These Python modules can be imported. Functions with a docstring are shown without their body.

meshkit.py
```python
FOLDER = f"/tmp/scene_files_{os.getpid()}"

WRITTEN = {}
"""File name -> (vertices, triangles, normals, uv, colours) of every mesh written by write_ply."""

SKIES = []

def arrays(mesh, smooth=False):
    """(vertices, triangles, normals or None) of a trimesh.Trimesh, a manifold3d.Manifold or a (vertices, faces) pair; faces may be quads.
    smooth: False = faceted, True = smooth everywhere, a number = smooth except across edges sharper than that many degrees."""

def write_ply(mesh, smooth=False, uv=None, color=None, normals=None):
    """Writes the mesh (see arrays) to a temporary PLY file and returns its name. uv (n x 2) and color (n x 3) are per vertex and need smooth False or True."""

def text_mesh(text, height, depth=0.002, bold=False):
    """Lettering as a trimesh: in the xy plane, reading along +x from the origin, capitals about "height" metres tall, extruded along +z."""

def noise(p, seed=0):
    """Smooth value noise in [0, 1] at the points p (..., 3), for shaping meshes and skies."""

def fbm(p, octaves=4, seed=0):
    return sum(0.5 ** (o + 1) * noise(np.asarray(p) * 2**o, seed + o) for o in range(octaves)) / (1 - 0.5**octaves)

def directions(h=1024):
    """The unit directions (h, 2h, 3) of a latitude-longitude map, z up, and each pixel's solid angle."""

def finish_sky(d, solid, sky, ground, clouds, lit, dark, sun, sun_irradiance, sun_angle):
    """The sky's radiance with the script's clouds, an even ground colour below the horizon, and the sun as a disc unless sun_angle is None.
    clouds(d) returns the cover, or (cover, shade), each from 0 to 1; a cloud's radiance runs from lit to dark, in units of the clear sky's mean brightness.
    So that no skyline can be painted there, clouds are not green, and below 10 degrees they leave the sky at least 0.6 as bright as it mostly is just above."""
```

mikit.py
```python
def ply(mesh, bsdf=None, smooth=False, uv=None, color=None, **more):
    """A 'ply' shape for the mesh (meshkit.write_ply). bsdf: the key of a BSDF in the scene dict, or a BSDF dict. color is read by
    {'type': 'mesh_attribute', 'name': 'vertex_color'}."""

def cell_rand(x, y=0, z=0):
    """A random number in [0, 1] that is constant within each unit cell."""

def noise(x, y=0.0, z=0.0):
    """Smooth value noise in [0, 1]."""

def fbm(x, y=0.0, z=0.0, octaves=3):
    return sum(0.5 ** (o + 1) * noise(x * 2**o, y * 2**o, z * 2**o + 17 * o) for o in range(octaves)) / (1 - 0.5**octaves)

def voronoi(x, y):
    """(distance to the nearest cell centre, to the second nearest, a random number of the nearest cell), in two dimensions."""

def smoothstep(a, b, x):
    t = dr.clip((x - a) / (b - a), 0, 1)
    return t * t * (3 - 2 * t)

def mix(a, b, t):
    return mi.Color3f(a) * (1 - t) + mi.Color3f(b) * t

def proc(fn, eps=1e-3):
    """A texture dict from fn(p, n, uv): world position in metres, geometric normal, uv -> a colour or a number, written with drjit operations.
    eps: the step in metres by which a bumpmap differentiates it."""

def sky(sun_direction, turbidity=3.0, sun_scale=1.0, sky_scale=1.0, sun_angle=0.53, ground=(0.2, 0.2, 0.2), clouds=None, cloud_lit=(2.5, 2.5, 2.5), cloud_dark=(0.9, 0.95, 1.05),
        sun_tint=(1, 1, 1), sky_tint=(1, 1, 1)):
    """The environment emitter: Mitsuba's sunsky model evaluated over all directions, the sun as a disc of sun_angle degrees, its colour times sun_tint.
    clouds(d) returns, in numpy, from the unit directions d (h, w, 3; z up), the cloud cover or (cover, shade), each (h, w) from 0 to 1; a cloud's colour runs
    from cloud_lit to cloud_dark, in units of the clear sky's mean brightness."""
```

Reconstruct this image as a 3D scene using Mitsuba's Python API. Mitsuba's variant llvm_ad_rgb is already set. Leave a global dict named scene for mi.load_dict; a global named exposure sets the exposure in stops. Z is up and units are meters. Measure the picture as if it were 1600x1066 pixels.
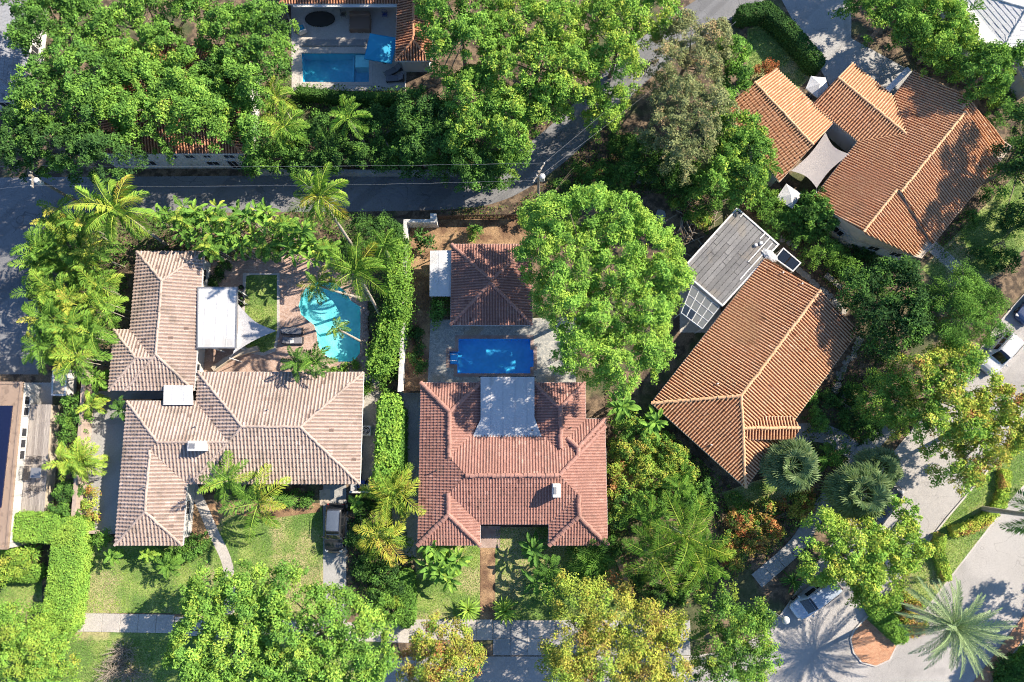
import math, random
import numpy as np, trimesh, drjit as dr, mitsuba as mi
import mikit, meshkit
from mikit import noise, fbm, smoothstep, mix, cell_rand, voronoi, proc
from shapely.geometry import Polygon, LineString, Point, MultiPolygon, box as sbox
from shapely.ops import unary_union
import shapely

T = mi.ScalarTransform4f
R = np.random.default_rng(7)
scene, labels = {}, {}

# ------------------------------------------------------------------ camera, sky, exposure
FOCAL, CAM_H, TILT = 1070.0, 70.0, math.radians(8.7)
scene['camera'] = {'type': 'perspective', 'fov': math.degrees(2 * math.atan(800 / FOCAL)), 'fov_axis': 'x', 'near_clip': 1.0, 'far_clip': 2000.0,
    'to_world': T().look_at(origin=[0, 0, CAM_H], target=[0, math.sin(TILT), CAM_H - math.cos(TILT)], up=[0, math.cos(TILT), math.sin(TILT)])}
SUN_AZ, SUN_EL = math.radians(26.0), math.radians(37.0)
scene['sky'] = mikit.sky([math.cos(SUN_AZ) * math.cos(SUN_EL), math.sin(SUN_AZ) * math.cos(SUN_EL), math.sin(SUN_EL)], turbidity=3, sky_scale=.78, sun_tint=(1.0, 1.09, 1.27), sky_tint=(.92, 1.0, 1.14))
exposure = 3.05

def P(px, py, z=0.0):
    """The point at height z that the photograph shows at a pixel (1600 x 1066): how the survey below was read."""
    dx, dy = (px - 800) / FOCAL, (533 - py) / FOCAL
    d = (dx, dy * math.cos(TILT) + math.sin(TILT), dy * math.sin(TILT) - math.cos(TILT))
    s = (CAM_H - z) / -d[2]
    return np.array([d[0] * s, d[1] * s, z])

def P2(px, py, z=0.0): return P(px, py, z)[:2]
def PP(pts, z=0.0): return [tuple(P2(x, y, z)) for x, y in pts]
M_PX = CAM_H / FOCAL          # metres per pixel on the ground near the middle

# ------------------------------------------------------------------ names
def _free(key):
    if key not in scene and key not in labels and key not in _taken: return key
    n = 1
    while True:
        k = f'{key}_{n:03d}'
        if k not in scene and k not in labels and k not in _taken: return k
        n += 1
_taken = set()
def thing(name, label, cat, group=None):
    k = _free(name); _taken.add(k)
    labels[k] = {'label': label, 'category': cat}
    if group: labels[k]['group'] = group
    return k
_count = {}
def part(parent, name, shape, label=None, kind=None):
    base = f'{parent}__{name}'
    n = _count.get(base, 0); _count[base] = n + 1
    k = base if n == 0 else f'{base}_{n:03d}'
    scene[k] = shape
    if label or kind:
        labels[k] = {}
        if label: labels[k]['label'] = label
        if kind: labels[k]['kind'] = kind
    return k
def struct(name, shape, label=None, kind='structure', cat=None):
    k = _free(name); scene[k] = shape; labels[k] = {'kind': kind}
    if label: labels[k]['label'] = label
    if cat: labels[k]['category'] = cat
    return k
def single(name, label, cat, shape, group=None):
    k = thing(name, label, cat, group); scene[k] = shape; return k

# ------------------------------------------------------------------ mesh helpers
class MB:
    def __init__(self): self.v, self.f, self.uv, self.n = [], [], [], 0
    def add(self, v, f, uv=None):
        v = np.asarray(v, float); f = np.asarray(f, int)
        if f.shape[1] == 4: f = np.vstack([f[:, [0, 1, 2]], f[:, [0, 2, 3]]])
        self.v.append(v); self.f.append(f + self.n)
        self.uv.append(np.zeros((len(v), 2)) + (0.5 if uv is None else np.asarray(uv)))
        self.n += len(v); return self
    def tri(self, m, uv=None): return self.add(m.vertices, m.faces, uv)
    def box(self, c, s, az=0.0, uv=None, bevel=0.0):
        x, y, z = np.asarray(s, float) / 2
        if bevel > 0:
            b = min(bevel, x * .9, y * .9, z * .9); pts = []
            for sx in (-1, 1):
                for sy in (-1, 1):
                    for sz in (-1, 1):
                        pts += [(sx * (x - b), sy * (y - b), sz * z), (sx * (x - b), sy * y, sz * (z - b)), (sx * x, sy * (y - b), sz * (z - b))]
            m = trimesh.convex.convex_hull(np.array(pts)); v, f = np.array(m.vertices), np.array(m.faces)
        else:
            v = np.array([[a, b, c_] for a in (-x, x) for b in (-y, y) for c_ in (-z, z)])
            f = np.array([[0, 1, 3], [0, 3, 2], [4, 6, 7], [4, 7, 5], [0, 4, 5], [0, 5, 1], [2, 3, 7], [2, 7, 6], [0, 2, 6], [0, 6, 4], [1, 5, 7], [1, 7, 3]])
        ca, sa = math.cos(az), math.sin(az)
        v = np.stack([v[:, 0] * ca - v[:, 1] * sa, v[:, 0] * sa + v[:, 1] * ca, v[:, 2]], 1) + np.asarray(c, float)
        return self.add(v, f, uv)
    def tube(self, pts, rad, sides=6, uv=None, cap=True):
        p = np.asarray(pts, float); r = np.broadcast_to(np.asarray(rad, float), (len(p),))
        t = np.gradient(p, axis=0); t /= np.linalg.norm(t, axis=1, keepdims=True) + 1e-12
        a = np.cross(t, np.where(np.abs(t[:, 2:]) < 0.9, [0, 0, 1.0], [1.0, 0, 0])); a /= np.linalg.norm(a, axis=1, keepdims=True) + 1e-12
        b = np.cross(t, a); th = np.arange(sides) * 2 * np.pi / sides
        v = (p[:, None] + r[:, None, None] * (np.cos(th)[None, :, None] * a[:, None] + np.sin(th)[None, :, None] * b[:, None])).reshape(-1, 3)
        i, j = np.meshgrid(np.arange(len(p) - 1), np.arange(sides), indexing='ij')
        q = np.stack([i * sides + j, i * sides + (j + 1) % sides, (i + 1) * sides + (j + 1) % sides, (i + 1) * sides + j], -1).reshape(-1, 4)
        f = np.vstack([q[:, [0, 1, 2]], q[:, [0, 2, 3]]])
        if cap:
            k = np.arange(1, sides - 1); e = (len(p) - 1) * sides
            f = np.vstack([f, np.stack([k * 0, k + 1, k], 1), np.stack([k * 0 + e, e + k, e + k + 1], 1)])
        return self.add(v, f, uv)
    def prism(self, poly, z0, z1, uv=None):
        for g in getattr(poly, 'geoms', [poly]):
            if g.is_empty or g.area < 1e-6: continue
            m = trimesh.creation.extrude_polygon(g, z1 - z0, engine='earcut'); m.apply_translation([0, 0, z0]); self.tri(m, uv)
        return self
    def sheet(self, poly, z):
        for g in getattr(poly, 'geoms', [poly]):
            if g.is_empty or g.area < 1e-6: continue
            v, f = trimesh.creation.triangulate_polygon(g, engine='earcut')
            a, b, c = v[f[:, 0]], v[f[:, 1]], v[f[:, 2]]
            flip = (b[:, 0] - a[:, 0]) * (c[:, 1] - a[:, 1]) - (b[:, 1] - a[:, 1]) * (c[:, 0] - a[:, 0]) < 0
            f = np.where(flip[:, None], f[:, ::-1], f)
            self.add(np.column_stack([v, np.full(len(v), z)]), f)
        return self
    def lathe(self, prof, c, seg=14, uv=None):
        m = trimesh.creation.revolve(np.asarray(prof, float), sections=seg); return self.add(m.vertices + np.asarray(c, float), m.faces, uv)
    def ply(self, mat, smooth=False, **kw):
        v, f, uv = np.vstack(self.v), np.vstack(self.f), np.vstack(self.uv)
        if smooth not in (False, True): return mikit.ply((v, f), mat, smooth, **kw)
        return mikit.ply((v, f), mat, smooth, uv=uv, **kw)

# ------------------------------------------------------------------ materials
def const(key, rgb, rough=0.6, **kw):
    scene[key] = {'type': 'twosided', 'b': {'type': 'principled', 'base_color': {'type': 'rgb', 'value': [c * .62 for c in rgb]}, 'roughness': rough, **kw}}
def procm(key, fn, rough=0.8, **kw):
    scene[key] = {'type': 'twosided', 'b': {'type': 'principled', 'base_color': proc(fn), 'roughness': rough, **kw}}

PAL = [(0.0, (.024, .052, .026)), (.2, (.048, .108, .034)), (.4, (.112, .238, .048)), (.55, (.190, .350, .060)), (.7, (.320, .430, .072)), (.82, (.44, .41, .08)), (.9, (.38, .26, .10)), (1.0, (.36, .11, .05))]
def leaf_color(p, n, uv):
    x = uv.x; c = mi.Color3f(PAL[0][1])
    for (a, ca), (b, cb) in zip(PAL[:-1], PAL[1:]):
        c = dr.select(x > a, mix(ca, cb, dr.clip((x - a) / (b - a), 0, 1)), c)
    return dr.clip(c * (uv.y * 2), 0, .9)
scene['leaf'] = {'type': 'principledthin', 'base_color': proc(leaf_color), 'roughness': 0.38, 'diff_trans': 0.42, 'eta': 1.5}
scene['leaf_grey'] = {'type': 'principledthin', 'base_color': proc(lambda p, n, uv: mix((.27, .36, .20), (.36, .48, .20), uv.x) * (uv.y * 2)), 'roughness': 0.4, 'diff_trans': 0.4, 'eta': 1.5}
scene['leaf_olive'] = {'type': 'principledthin', 'base_color': proc(lambda p, n, uv: mix(mix((.10, .14, .06), (.26, .29, .13), smoothstep(.1, .55, uv.x)), (.40, .28, .16), smoothstep(.6, .95, uv.x)) * (uv.y * 2)), 'roughness': 0.38, 'diff_trans': 0.45, 'eta': 1.5}
scene['frosted'] = {'type': 'principledthin', 'base_color': {'type': 'rgb', 'value': [.24, .26, .27]}, 'roughness': .25, 'diff_trans': 1.0}

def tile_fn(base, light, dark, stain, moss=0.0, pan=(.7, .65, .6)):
    """uv.x: a random number per tile; uv.y: 0 in the channel, coloured darker, to 1 on the crown of the tile."""
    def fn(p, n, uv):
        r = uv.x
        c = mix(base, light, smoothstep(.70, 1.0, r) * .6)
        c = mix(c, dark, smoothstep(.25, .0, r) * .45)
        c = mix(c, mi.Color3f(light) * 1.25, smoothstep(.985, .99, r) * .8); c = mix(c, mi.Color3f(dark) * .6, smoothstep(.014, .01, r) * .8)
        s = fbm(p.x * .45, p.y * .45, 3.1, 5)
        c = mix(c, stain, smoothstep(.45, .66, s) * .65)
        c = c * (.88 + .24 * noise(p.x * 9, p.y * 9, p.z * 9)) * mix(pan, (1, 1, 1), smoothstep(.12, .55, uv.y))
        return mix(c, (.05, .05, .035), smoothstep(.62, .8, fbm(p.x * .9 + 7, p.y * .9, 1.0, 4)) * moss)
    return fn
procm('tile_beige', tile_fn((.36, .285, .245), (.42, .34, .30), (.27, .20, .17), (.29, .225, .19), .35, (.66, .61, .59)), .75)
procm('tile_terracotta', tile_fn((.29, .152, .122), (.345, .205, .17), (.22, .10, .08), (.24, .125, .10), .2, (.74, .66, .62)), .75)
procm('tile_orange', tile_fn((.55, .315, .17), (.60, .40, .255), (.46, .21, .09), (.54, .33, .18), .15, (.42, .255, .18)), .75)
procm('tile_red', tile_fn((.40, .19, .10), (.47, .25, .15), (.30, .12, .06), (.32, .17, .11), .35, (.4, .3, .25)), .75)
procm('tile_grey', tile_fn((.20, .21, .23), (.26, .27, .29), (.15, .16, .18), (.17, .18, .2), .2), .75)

def road_fn(base, k):
    def fn(p, n, uv):
        lane = fbm((p.x + p.y) * .05, (p.x - p.y) * .55, 3, 3)
        c = mi.Color3f(base) * .80 * (1 - .20 * smoothstep(.5, .66, lane) * k) * (.80 + .3 * fbm(p.x * .25, p.y * .25, 0, 4) + .2 * noise(p.x * 14, p.y * 14))
        c = c * (1 - .15 * smoothstep(.58, .74, fbm(p.x * .13 + 5, p.y * .3, 2, 3)) * k)
        crack = dr.abs(noise(p.x * .7 + 2 * noise(p.x * .8, p.y * .8), p.y * .7) - .5)
        return c * (1 - .4 * smoothstep(.014, .0, crack) * k) * (1 - .5 * smoothstep(.86, .98, noise(p.x * .7 + 3, p.y * .7)) * k * .5)
    return fn
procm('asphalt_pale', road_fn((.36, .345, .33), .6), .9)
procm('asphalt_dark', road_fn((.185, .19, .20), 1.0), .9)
procm('concrete', road_fn((.45, .42, .385), .35), .85)
procm('concrete_grey', road_fn((.33, .33, .325), .6), .85)
def soil_fn(p, n, uv):
    a = fbm(p.x * 2.2, p.y * 2.2, 0, 4)
    c = mix((.055, .040, .028), (.16, .115, .075), smoothstep(.3, .7, a))
    c = mix(c, (.05, .075, .025), smoothstep(.52, .7, fbm(p.x * .35, p.y * .35, 4, 4)) * .7)
    return c * (.7 + .6 * noise(p.x * 16, p.y * 16))
procm('soil', soil_fn, .95)
def mulch_fn(p, n, uv):
    c = mix((.12, .068, .04), (.29, .19, .105), smoothstep(.25, .75, fbm(p.x * 1.1, p.y * 1.1, 0, 5)))
    return c * (.65 + .7 * noise(p.x * 15, p.y * 15))
procm('mulch', mulch_fn, .95)
def gravel_fn(p, n, uv):
    c = mix((.22, .21, .19), (.36, .34, .31), noise(p.x * 18, p.y * 18)); return c * (.7 + .5 * fbm(p.x, p.y, 0, 4))
procm('gravel', gravel_fn, .95)
def grass_fn(p, n, uv):
    a = fbm(p.x * .8, p.y * .8, 0, 5)
    c = mix((.10, .165, .04), (.20, .25, .07), smoothstep(.3, .72, a))
    c = mix(c, (.31, .265, .14), smoothstep(.50, .66, fbm(p.x * .3 + 9, p.y * .3, 0, 4)) * .75)
    return c * (.65 + .7 * noise(p.x * 13, p.y * 13))
procm('grass', grass_fn, .95)
def pinkpaver_fn(p, n, uv):
    x, y = p.x * 5, p.y * 8; row = dr.floor(y); xx = x + .5 * (row - 2 * dr.floor(row / 2))
    fx, fy = xx - dr.floor(xx), y - row
    joint = smoothstep(.0, .09, dr.minimum(dr.minimum(fx, 1 - fx), dr.minimum(fy, 1 - fy) * .7))
    c = mix((.32, .215, .165), (.40, .30, .25), cell_rand(xx, row, 5)) * (.75 + .4 * fbm(p.x * .7, p.y * .7, 0, 4))
    return c * (.75 + .25 * joint)
procm('paver_pink', pinkpaver_fn, .85)
def stonedeck_fn(p, n, uv):
    d1, d2, w = voronoi(p.x * 5.5, p.y * 5.5)
    c = mix((.22, .23, .22), (.36, .35, .31), w); c = mix(c, (.34, .25, .14), smoothstep(.52, .7, fbm(p.x * .5, p.y * .5, 0, 4)) * .6)
    return c * (.6 + .4 * smoothstep(.02, .1, d2 - d1))
procm('deck_stone', stonedeck_fn, .8)
def brick_fn(p, n, uv):
    x, y = p.x * 5, p.y * 10; row = dr.floor(y); xx = x + .5 * (row - 2 * dr.floor(row / 2))
    fx, fy = xx - dr.floor(xx), y - row
    j = smoothstep(.0, .1, dr.minimum(dr.minimum(fx, 1 - fx), dr.minimum(fy, 1 - fy) * .6))
    return mix((.36, .17, .09), (.44, .25, .15), cell_rand(xx, row, 3)) * (.7 + .3 * j) * (.8 + .35 * fbm(p.x, p.y, 1, 4))
procm('brick', brick_fn, .85)
def wood_fn(p, n, uv):
    return mix((.22, .195, .18), (.32, .29, .265), uv.x) * (.75 + .45 * noise(p.x * 14, p.y * 2.0, p.z * 4))
procm('deck_wood', wood_fn, .8)
def felt_fn(p, n, uv):
    c = mix((.12, .12, .125), (.22, .217, .215), fbm(p.x * 1.1, p.y * 1.1, 0, 5)); c = c * (.55 + .5 * uv.x)
    return mix(c, (.20, .175, .14), smoothstep(.58, .72, fbm(p.x * .6 + 3, p.y * .6, 3, 4)) * .5) * (.85 + .3 * noise(p.x * 10, p.y * 10))
procm('roof_felt', felt_fn, .85)
def whiteroof_fn(p, n, uv):
    c = mix((.40, .41, .42), (.47, .47, .475), fbm(p.x * .8, p.y * .8, p.z, 4)); return mix(c, (.27, .26, .235), smoothstep(.60, .76, fbm(p.x * .5 + 3, p.y * .5, 0, 5)) * .4)
procm('roof_white', whiteroof_fn, .6)
def stucco_fn(base):
    def fn(p, n, uv):
        return mi.Color3f(base) * .62 * (.86 + .2 * fbm(p.x * .8, p.y * .8, p.z * .8, 4)) * (1 - .25 * smoothstep(.55, .75, fbm(p.x * 2.5, p.y * 2.5, p.z * .4, 4)))
    return fn
procm('wall_white', stucco_fn((.72, .71, .68)), .85)
procm('wall_cream', stucco_fn((.62, .53, .42)), .85)
procm('wall_pink', stucco_fn((.55, .43, .36)), .85)
procm('roof_tan', stucco_fn((.44, .32, .24)), .85)
def bark_fn(p, n, uv): return mix((.10, .075, .05), (.27, .22, .17), fbm(p.x * 5, p.y * 5, p.z * 2, 4))
procm('bark', bark_fn, .95)
def ptrunk_fn(p, n, uv): return mix((.24, .21, .175), (.37, .335, .29), fbm(p.x * 3, p.y * 3, p.z * 6, 3)) * (.8 + .2 * smoothstep(.1, .3, dr.abs(p.z * 6 - dr.floor(p.z * 6) - .5)))
procm('palm_bark', ptrunk_fn, .9)
def rock_fn(p, n, uv): return mix((.18, .12, .10), (.36, .28, .245), fbm(p.x * 2, p.y * 2, p.z * 2, 4))
procm('rock', rock_fn, .9)
def pool_fn(a, b):
    def fn(p, n, uv):
        return mix(a, b, smoothstep(.35, .65, fbm(p.x * .9, p.y * .9, 0, 4))) * (.92 + .12 * noise(p.x * 6, p.y * 6))
    return fn
procm('pool_turquoise', pool_fn((.17, .55, .54), (.26, .64, .62)), .5)
procm('pool_blue', pool_fn((.04, .44, .76), (.06, .50, .82)), .5)
procm('pool_teal', pool_fn((.03, .33, .47), (.06, .40, .52)), .5)
scene['water'] = {'type': 'thindielectric', 'int_ior': 1.33, 'specular_transmittance': {'type': 'rgb', 'value': [.80, .95, 1.0]}}
scene['glass'] = {'type': 'thindielectric', 'int_ior': 1.5, 'specular_transmittance': {'type': 'rgb', 'value': [.75, .8, .82]}}
const('window_dark', (.03, .035, .045), .08, specular=.6)
const('trim_white', (.72, .72, .71), .5)
const('trim_grey', (.30, .30, .30), .6)
const('trim_brown', (.10, .065, .045), .7)
const('metal_white', (.74, .75, .76), .38)
const('metal_grey', (.38, .39, .41), .4, metallic=.4)
const('metal_dark', (.03, .03, .032), .5)
const('iron', (.055, .05, .05), .5)
const('cloth_grey', (.52, .52, .54), .9)
const('cloth_taupe', (.40, .37, .36), .9)
const('cloth_white', (.74, .74, .73), .9)
const('cloth_blue', (.02, .36, .62), .8)
const('cloth_brown', (.30, .20, .15), .9)
const('mesh_dark', (.055, .052, .048), .9)
const('wicker', (.075, .068, .07), .8)
const('cushion_grey', (.24, .24, .27), .9)
const('plastic_blue', (.02, .06, .32), .45)
const('plastic_black', (.02, .02, .022), .5)
const('car_sky_sheen', (.13, .16, .21), .25, metallic=.1, clearcoat=1.0, clearcoat_gloss=.95, specular=.8)  # sky reflected in the dark car roof, put into the colour
const('car_paint_black', (.03, .032, .038), .22, clearcoat=1.0, clearcoat_gloss=.95, specular=.6)
const('car_paint_white', (.70, .72, .74), .25, clearcoat=1.0, clearcoat_gloss=.95)
const('car_paint_silver', (.52, .60, .70), .3, metallic=.25, clearcoat=1.0, clearcoat_gloss=.95)
const('car_paint_blue', (.03, .06, .16), .25, clearcoat=1.0, clearcoat_gloss=.95)
const('car_glass', (.012, .015, .02), .04, specular=.9)
const('tyre', (.018, .018, .018), .8)
const('rim', (.45, .45, .46), .3, metallic=.8)
const('lamp_glass', (.75, .75, .72), .25)
const('light_red', (.35, .02, .02), .25)
const('solar', (.012, .018, .06), .18, specular=.6)
const('wood_grey', (.34, .30, .25), .85)
const('twig', (.42, .36, .29), .9)
const('terracotta_pot', (.36, .16, .09), .8)
const('stone_pale', (.44, .41, .36), .85)

# ------------------------------------------------------------------ ground, pools, roads, lawns (the setting)
POOL_L = Polygon(PP([(470, 462), (477, 450), (486, 443), (503, 439), (523, 442), (540, 455), (549, 470), (564, 480), (563, 552), (556, 561), (547, 566), (528, 566), (515, 560), (503, 552), (496, 540), (494, 520), (490, 508), (480, 500), (470, 492), (466, 478)])).buffer(.25).buffer(-.25)
POOL_M = Polygon(PP([(716, 529), (829, 529), (829, 546), (834, 546), (834, 574), (829, 574), (829, 584), (714, 584), (714, 570), (702, 570), (702, 549), (716, 549)]))
POOL_T = Polygon(PP([(471, 83), (577, 83), (577, 129), (473, 129)]))
POOLS = unary_union([POOL_L, POOL_M, POOL_T])

def ground_sheet(name, poly, z, mat, label=None, **kw):
    poly = poly if not isinstance(poly, list) else Polygon(PP(poly)).buffer(0)
    return struct(name, MB().sheet(poly.difference(POOLS.buffer(.01)), z).ply(mat), label, **kw)
def ribbon(pts, w, smooth=True):
    q = np.array(PP(pts))
    if smooth:
        for _ in range(3): q = np.vstack([q[:1], np.stack([.75 * q[:-1] + .25 * q[1:], .25 * q[:-1] + .75 * q[1:]], 1).reshape(-1, 2), q[-1:]])
    return LineString(q).buffer(w / 2, cap_style=2, join_style=1)

ground_sheet('ground', sbox(-700, -700, 700, 700), 0.0, 'soil')
ALLEY = unary_union([ribbon([(-260, 308), (300, 304), (690, 301), (770, 292), (830, 258), (880, 218), (935, 165), (990, 105), (1060, 50), (1140, 0), (1260, -70)], 4.1),
                     Polygon(PP([(-120, 280), (92, 280), (80, 330), (60, 380), (40, 460), (-120, 470)]))])
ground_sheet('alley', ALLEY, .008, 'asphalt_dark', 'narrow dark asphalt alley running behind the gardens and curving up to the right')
ground_sheet('side_drive', [(-90, 388), (42, 388), (44, 470), (60, 466), (60, 585), (-90, 585)], .010, 'asphalt_dark', 'concrete drive at the left edge with tree shade put into its dark colour')  # dark asphalt tone on concrete paints in the shade of the trees
MEDIAN = Polygon(PP([(1327, 998), (1333, 984), (1346, 970), (1372, 943), (1427, 873), (1480, 806), (1537, 740), (1608, 652), (1650, 600), (1700, 640), (1640, 720), (1590, 770), (1545, 826), (1492, 894), (1440, 962), (1400, 1012), (1390, 1032), (1368, 1042), (1345, 1036), (1332, 1020)])).buffer(.3).buffer(-.3)
STREET = Polygon(PP([(1760, 250), (1618, 440), (1560, 505), (1525, 556), (1445, 648), (1398, 705), (1352, 775), (1300, 850), (1262, 900), (1222, 958), (1192, 992), (1140, 1018), (1080, 1026), (560, 1026), (-150, 1060), (-260, 1200), (1560, 1300), (1530, 1092), (1570, 1040), (1625, 965), (1900, 600), (2000, 300)]))
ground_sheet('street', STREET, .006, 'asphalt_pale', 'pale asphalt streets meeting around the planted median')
ground_sheet('median_lawn', MEDIAN.buffer(-.14), .11, 'grass', 'grass on the pointed median between the two streets')
NOSE = Polygon(PP([(1320, 998), (1352, 966), (1402, 1012), (1384, 1050), (1330, 1050)])).intersection(MEDIAN.buffer(-.14))
ground_sheet('median_paving', NOSE, .125, 'brick', 'orange brick paving on the rounded nose of the median')
struct('median_kerb', MB().prism(MEDIAN.difference(MEDIAN.buffer(-.15)), -.1, .115).ply('concrete'), 'concrete kerb all round the planted median')
CURB_L = LineString(PP([(1618, 440), (1560, 505), (1525, 556), (1445, 648), (1398, 705), (1352, 775), (1300, 850), (1262, 900), (1222, 958), (1192, 992), (1140, 1018), (1080, 1026), (872, 1026)]))
struct('street_kerb', MB().prism(CURB_L.buffer(.08, cap_style=2), -.1, .09).ply('concrete'), 'kerb along the near side of the diagonal street')
CURB_R = LineString(PP([(1530, 1092), (1570, 1040), (1625, 965)]))
struct('far_kerb', MB().prism(CURB_R.buffer(.1, cap_style=2), -.1, .10).ply('concrete'), 'kerb at the lower right corner')
ground_sheet('brick_verge', Polygon(list(CURB_R.parallel_offset(.1, 'left').coords)[::1] + list(CURB_R.parallel_offset(1.35, 'left').coords)[::-1]) if False else CURB_R.parallel_offset(.75, 'left').buffer(.6, cap_style=2), .07, 'brick', 'brick verge at the lower right corner')

LAWN_L = Polygon(PP([(126, 848), (322, 848), (334, 798), (430, 786), (503, 792), (507, 860), (507, 975), (262, 958), (126, 958)]))
ground_sheet('front_lawn', LAWN_L, .014, 'grass', 'lawn in front of the beige roofed house')
ground_sheet('verge_lawn', [(-90, 880), (66, 880), (66, 985), (130, 985), (600, 986), (600, 1030), (560, 1140), (-120, 1140)], .012, 'grass', 'grass strip between pavement and street at lower left')
ground_sheet('centre_lawn', [(650, 850), (750, 850), (750, 970), (648, 970)], .014, 'grass', 'bright lawn left of the tan walkway')
ground_sheet('shaded_lawn', [(774, 824), (862, 824), (862, 850), (960, 862), (995, 972), (774, 970)], .014, 'grass', 'shaded lawn right of the tan walkway')
ground_sheet('corner_lawn', [(1128, 770), (1200, 745), (1260, 770), (1200, 800), (1140, 800)], .014, 'grass', 'small lawn by the corner of the orange roofed house')
ground_sheet('upper_lawn', [(1168, 45), (1215, 30), (1290, 100), (1230, 155), (1165, 130)], .014, 'grass', 'shaded lawn behind the upper right house')
ground_sheet('right_lawn', [(1440, 420), (1620, 240), (1660, 330), (1560, 430), (1490, 470)], .014, 'grass', 'shaded lawn right of the upper right house')
ground_sheet('patio_lawn', [(385, 432), (392, 428), (433, 428), (433, 520), (428, 545), (412, 552), (390, 548), (382, 540), (383, 470)], .046, 'grass', 'small lawn beside the turquoise pool')
ground_sheet('mulch_yard', [(634, 342), (830, 336), (830, 400), (700, 400), (672, 420), (672, 612), (620, 612), (630, 420)], .012, 'mulch', 'dry brown mulch yard beside the white wall')
ground_sheet('gravel_strip', [(566, 585), (596, 585), (600, 770), (566, 770)], .012, 'gravel', 'gravel strip right of the beige roofed house')
ground_sheet('side_path', [(140, 612), (262, 606), (262, 640), (205, 640), (190, 834), (118, 836)], .012, 'concrete_grey', 'paved side path in the shade of the beige roofed house')
ground_sheet('shade_path', [(614, 614), (662, 614), (660, 870), (612, 870)], .012, 'gravel', 'gravel path left of the terracotta house')
ground_sheet('mulch_bed', [(296, 788), (500, 786), (500, 800), (410, 812), (352, 800), (336, 830), (316, 852), (296, 852)], .020, 'mulch', 'mulch bed in front of the beige roofed house')
ground_sheet('pink_patio', [(318, 408), (420, 396), (520, 400), (574, 440), (576, 588), (308, 588), (312, 545)], .030, 'paver_pink', 'pink brick patio round the turquoise pool')
LB = Polygon(PP([(380, 427), (437, 427), (437, 522), (431, 549), (412, 556), (386, 552), (377, 542)])).difference(Polygon(PP([(385, 432), (392, 430), (433, 430), (433, 520), (428, 544), (412, 551), (390, 547), (382, 540), (383, 470)])))
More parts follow.
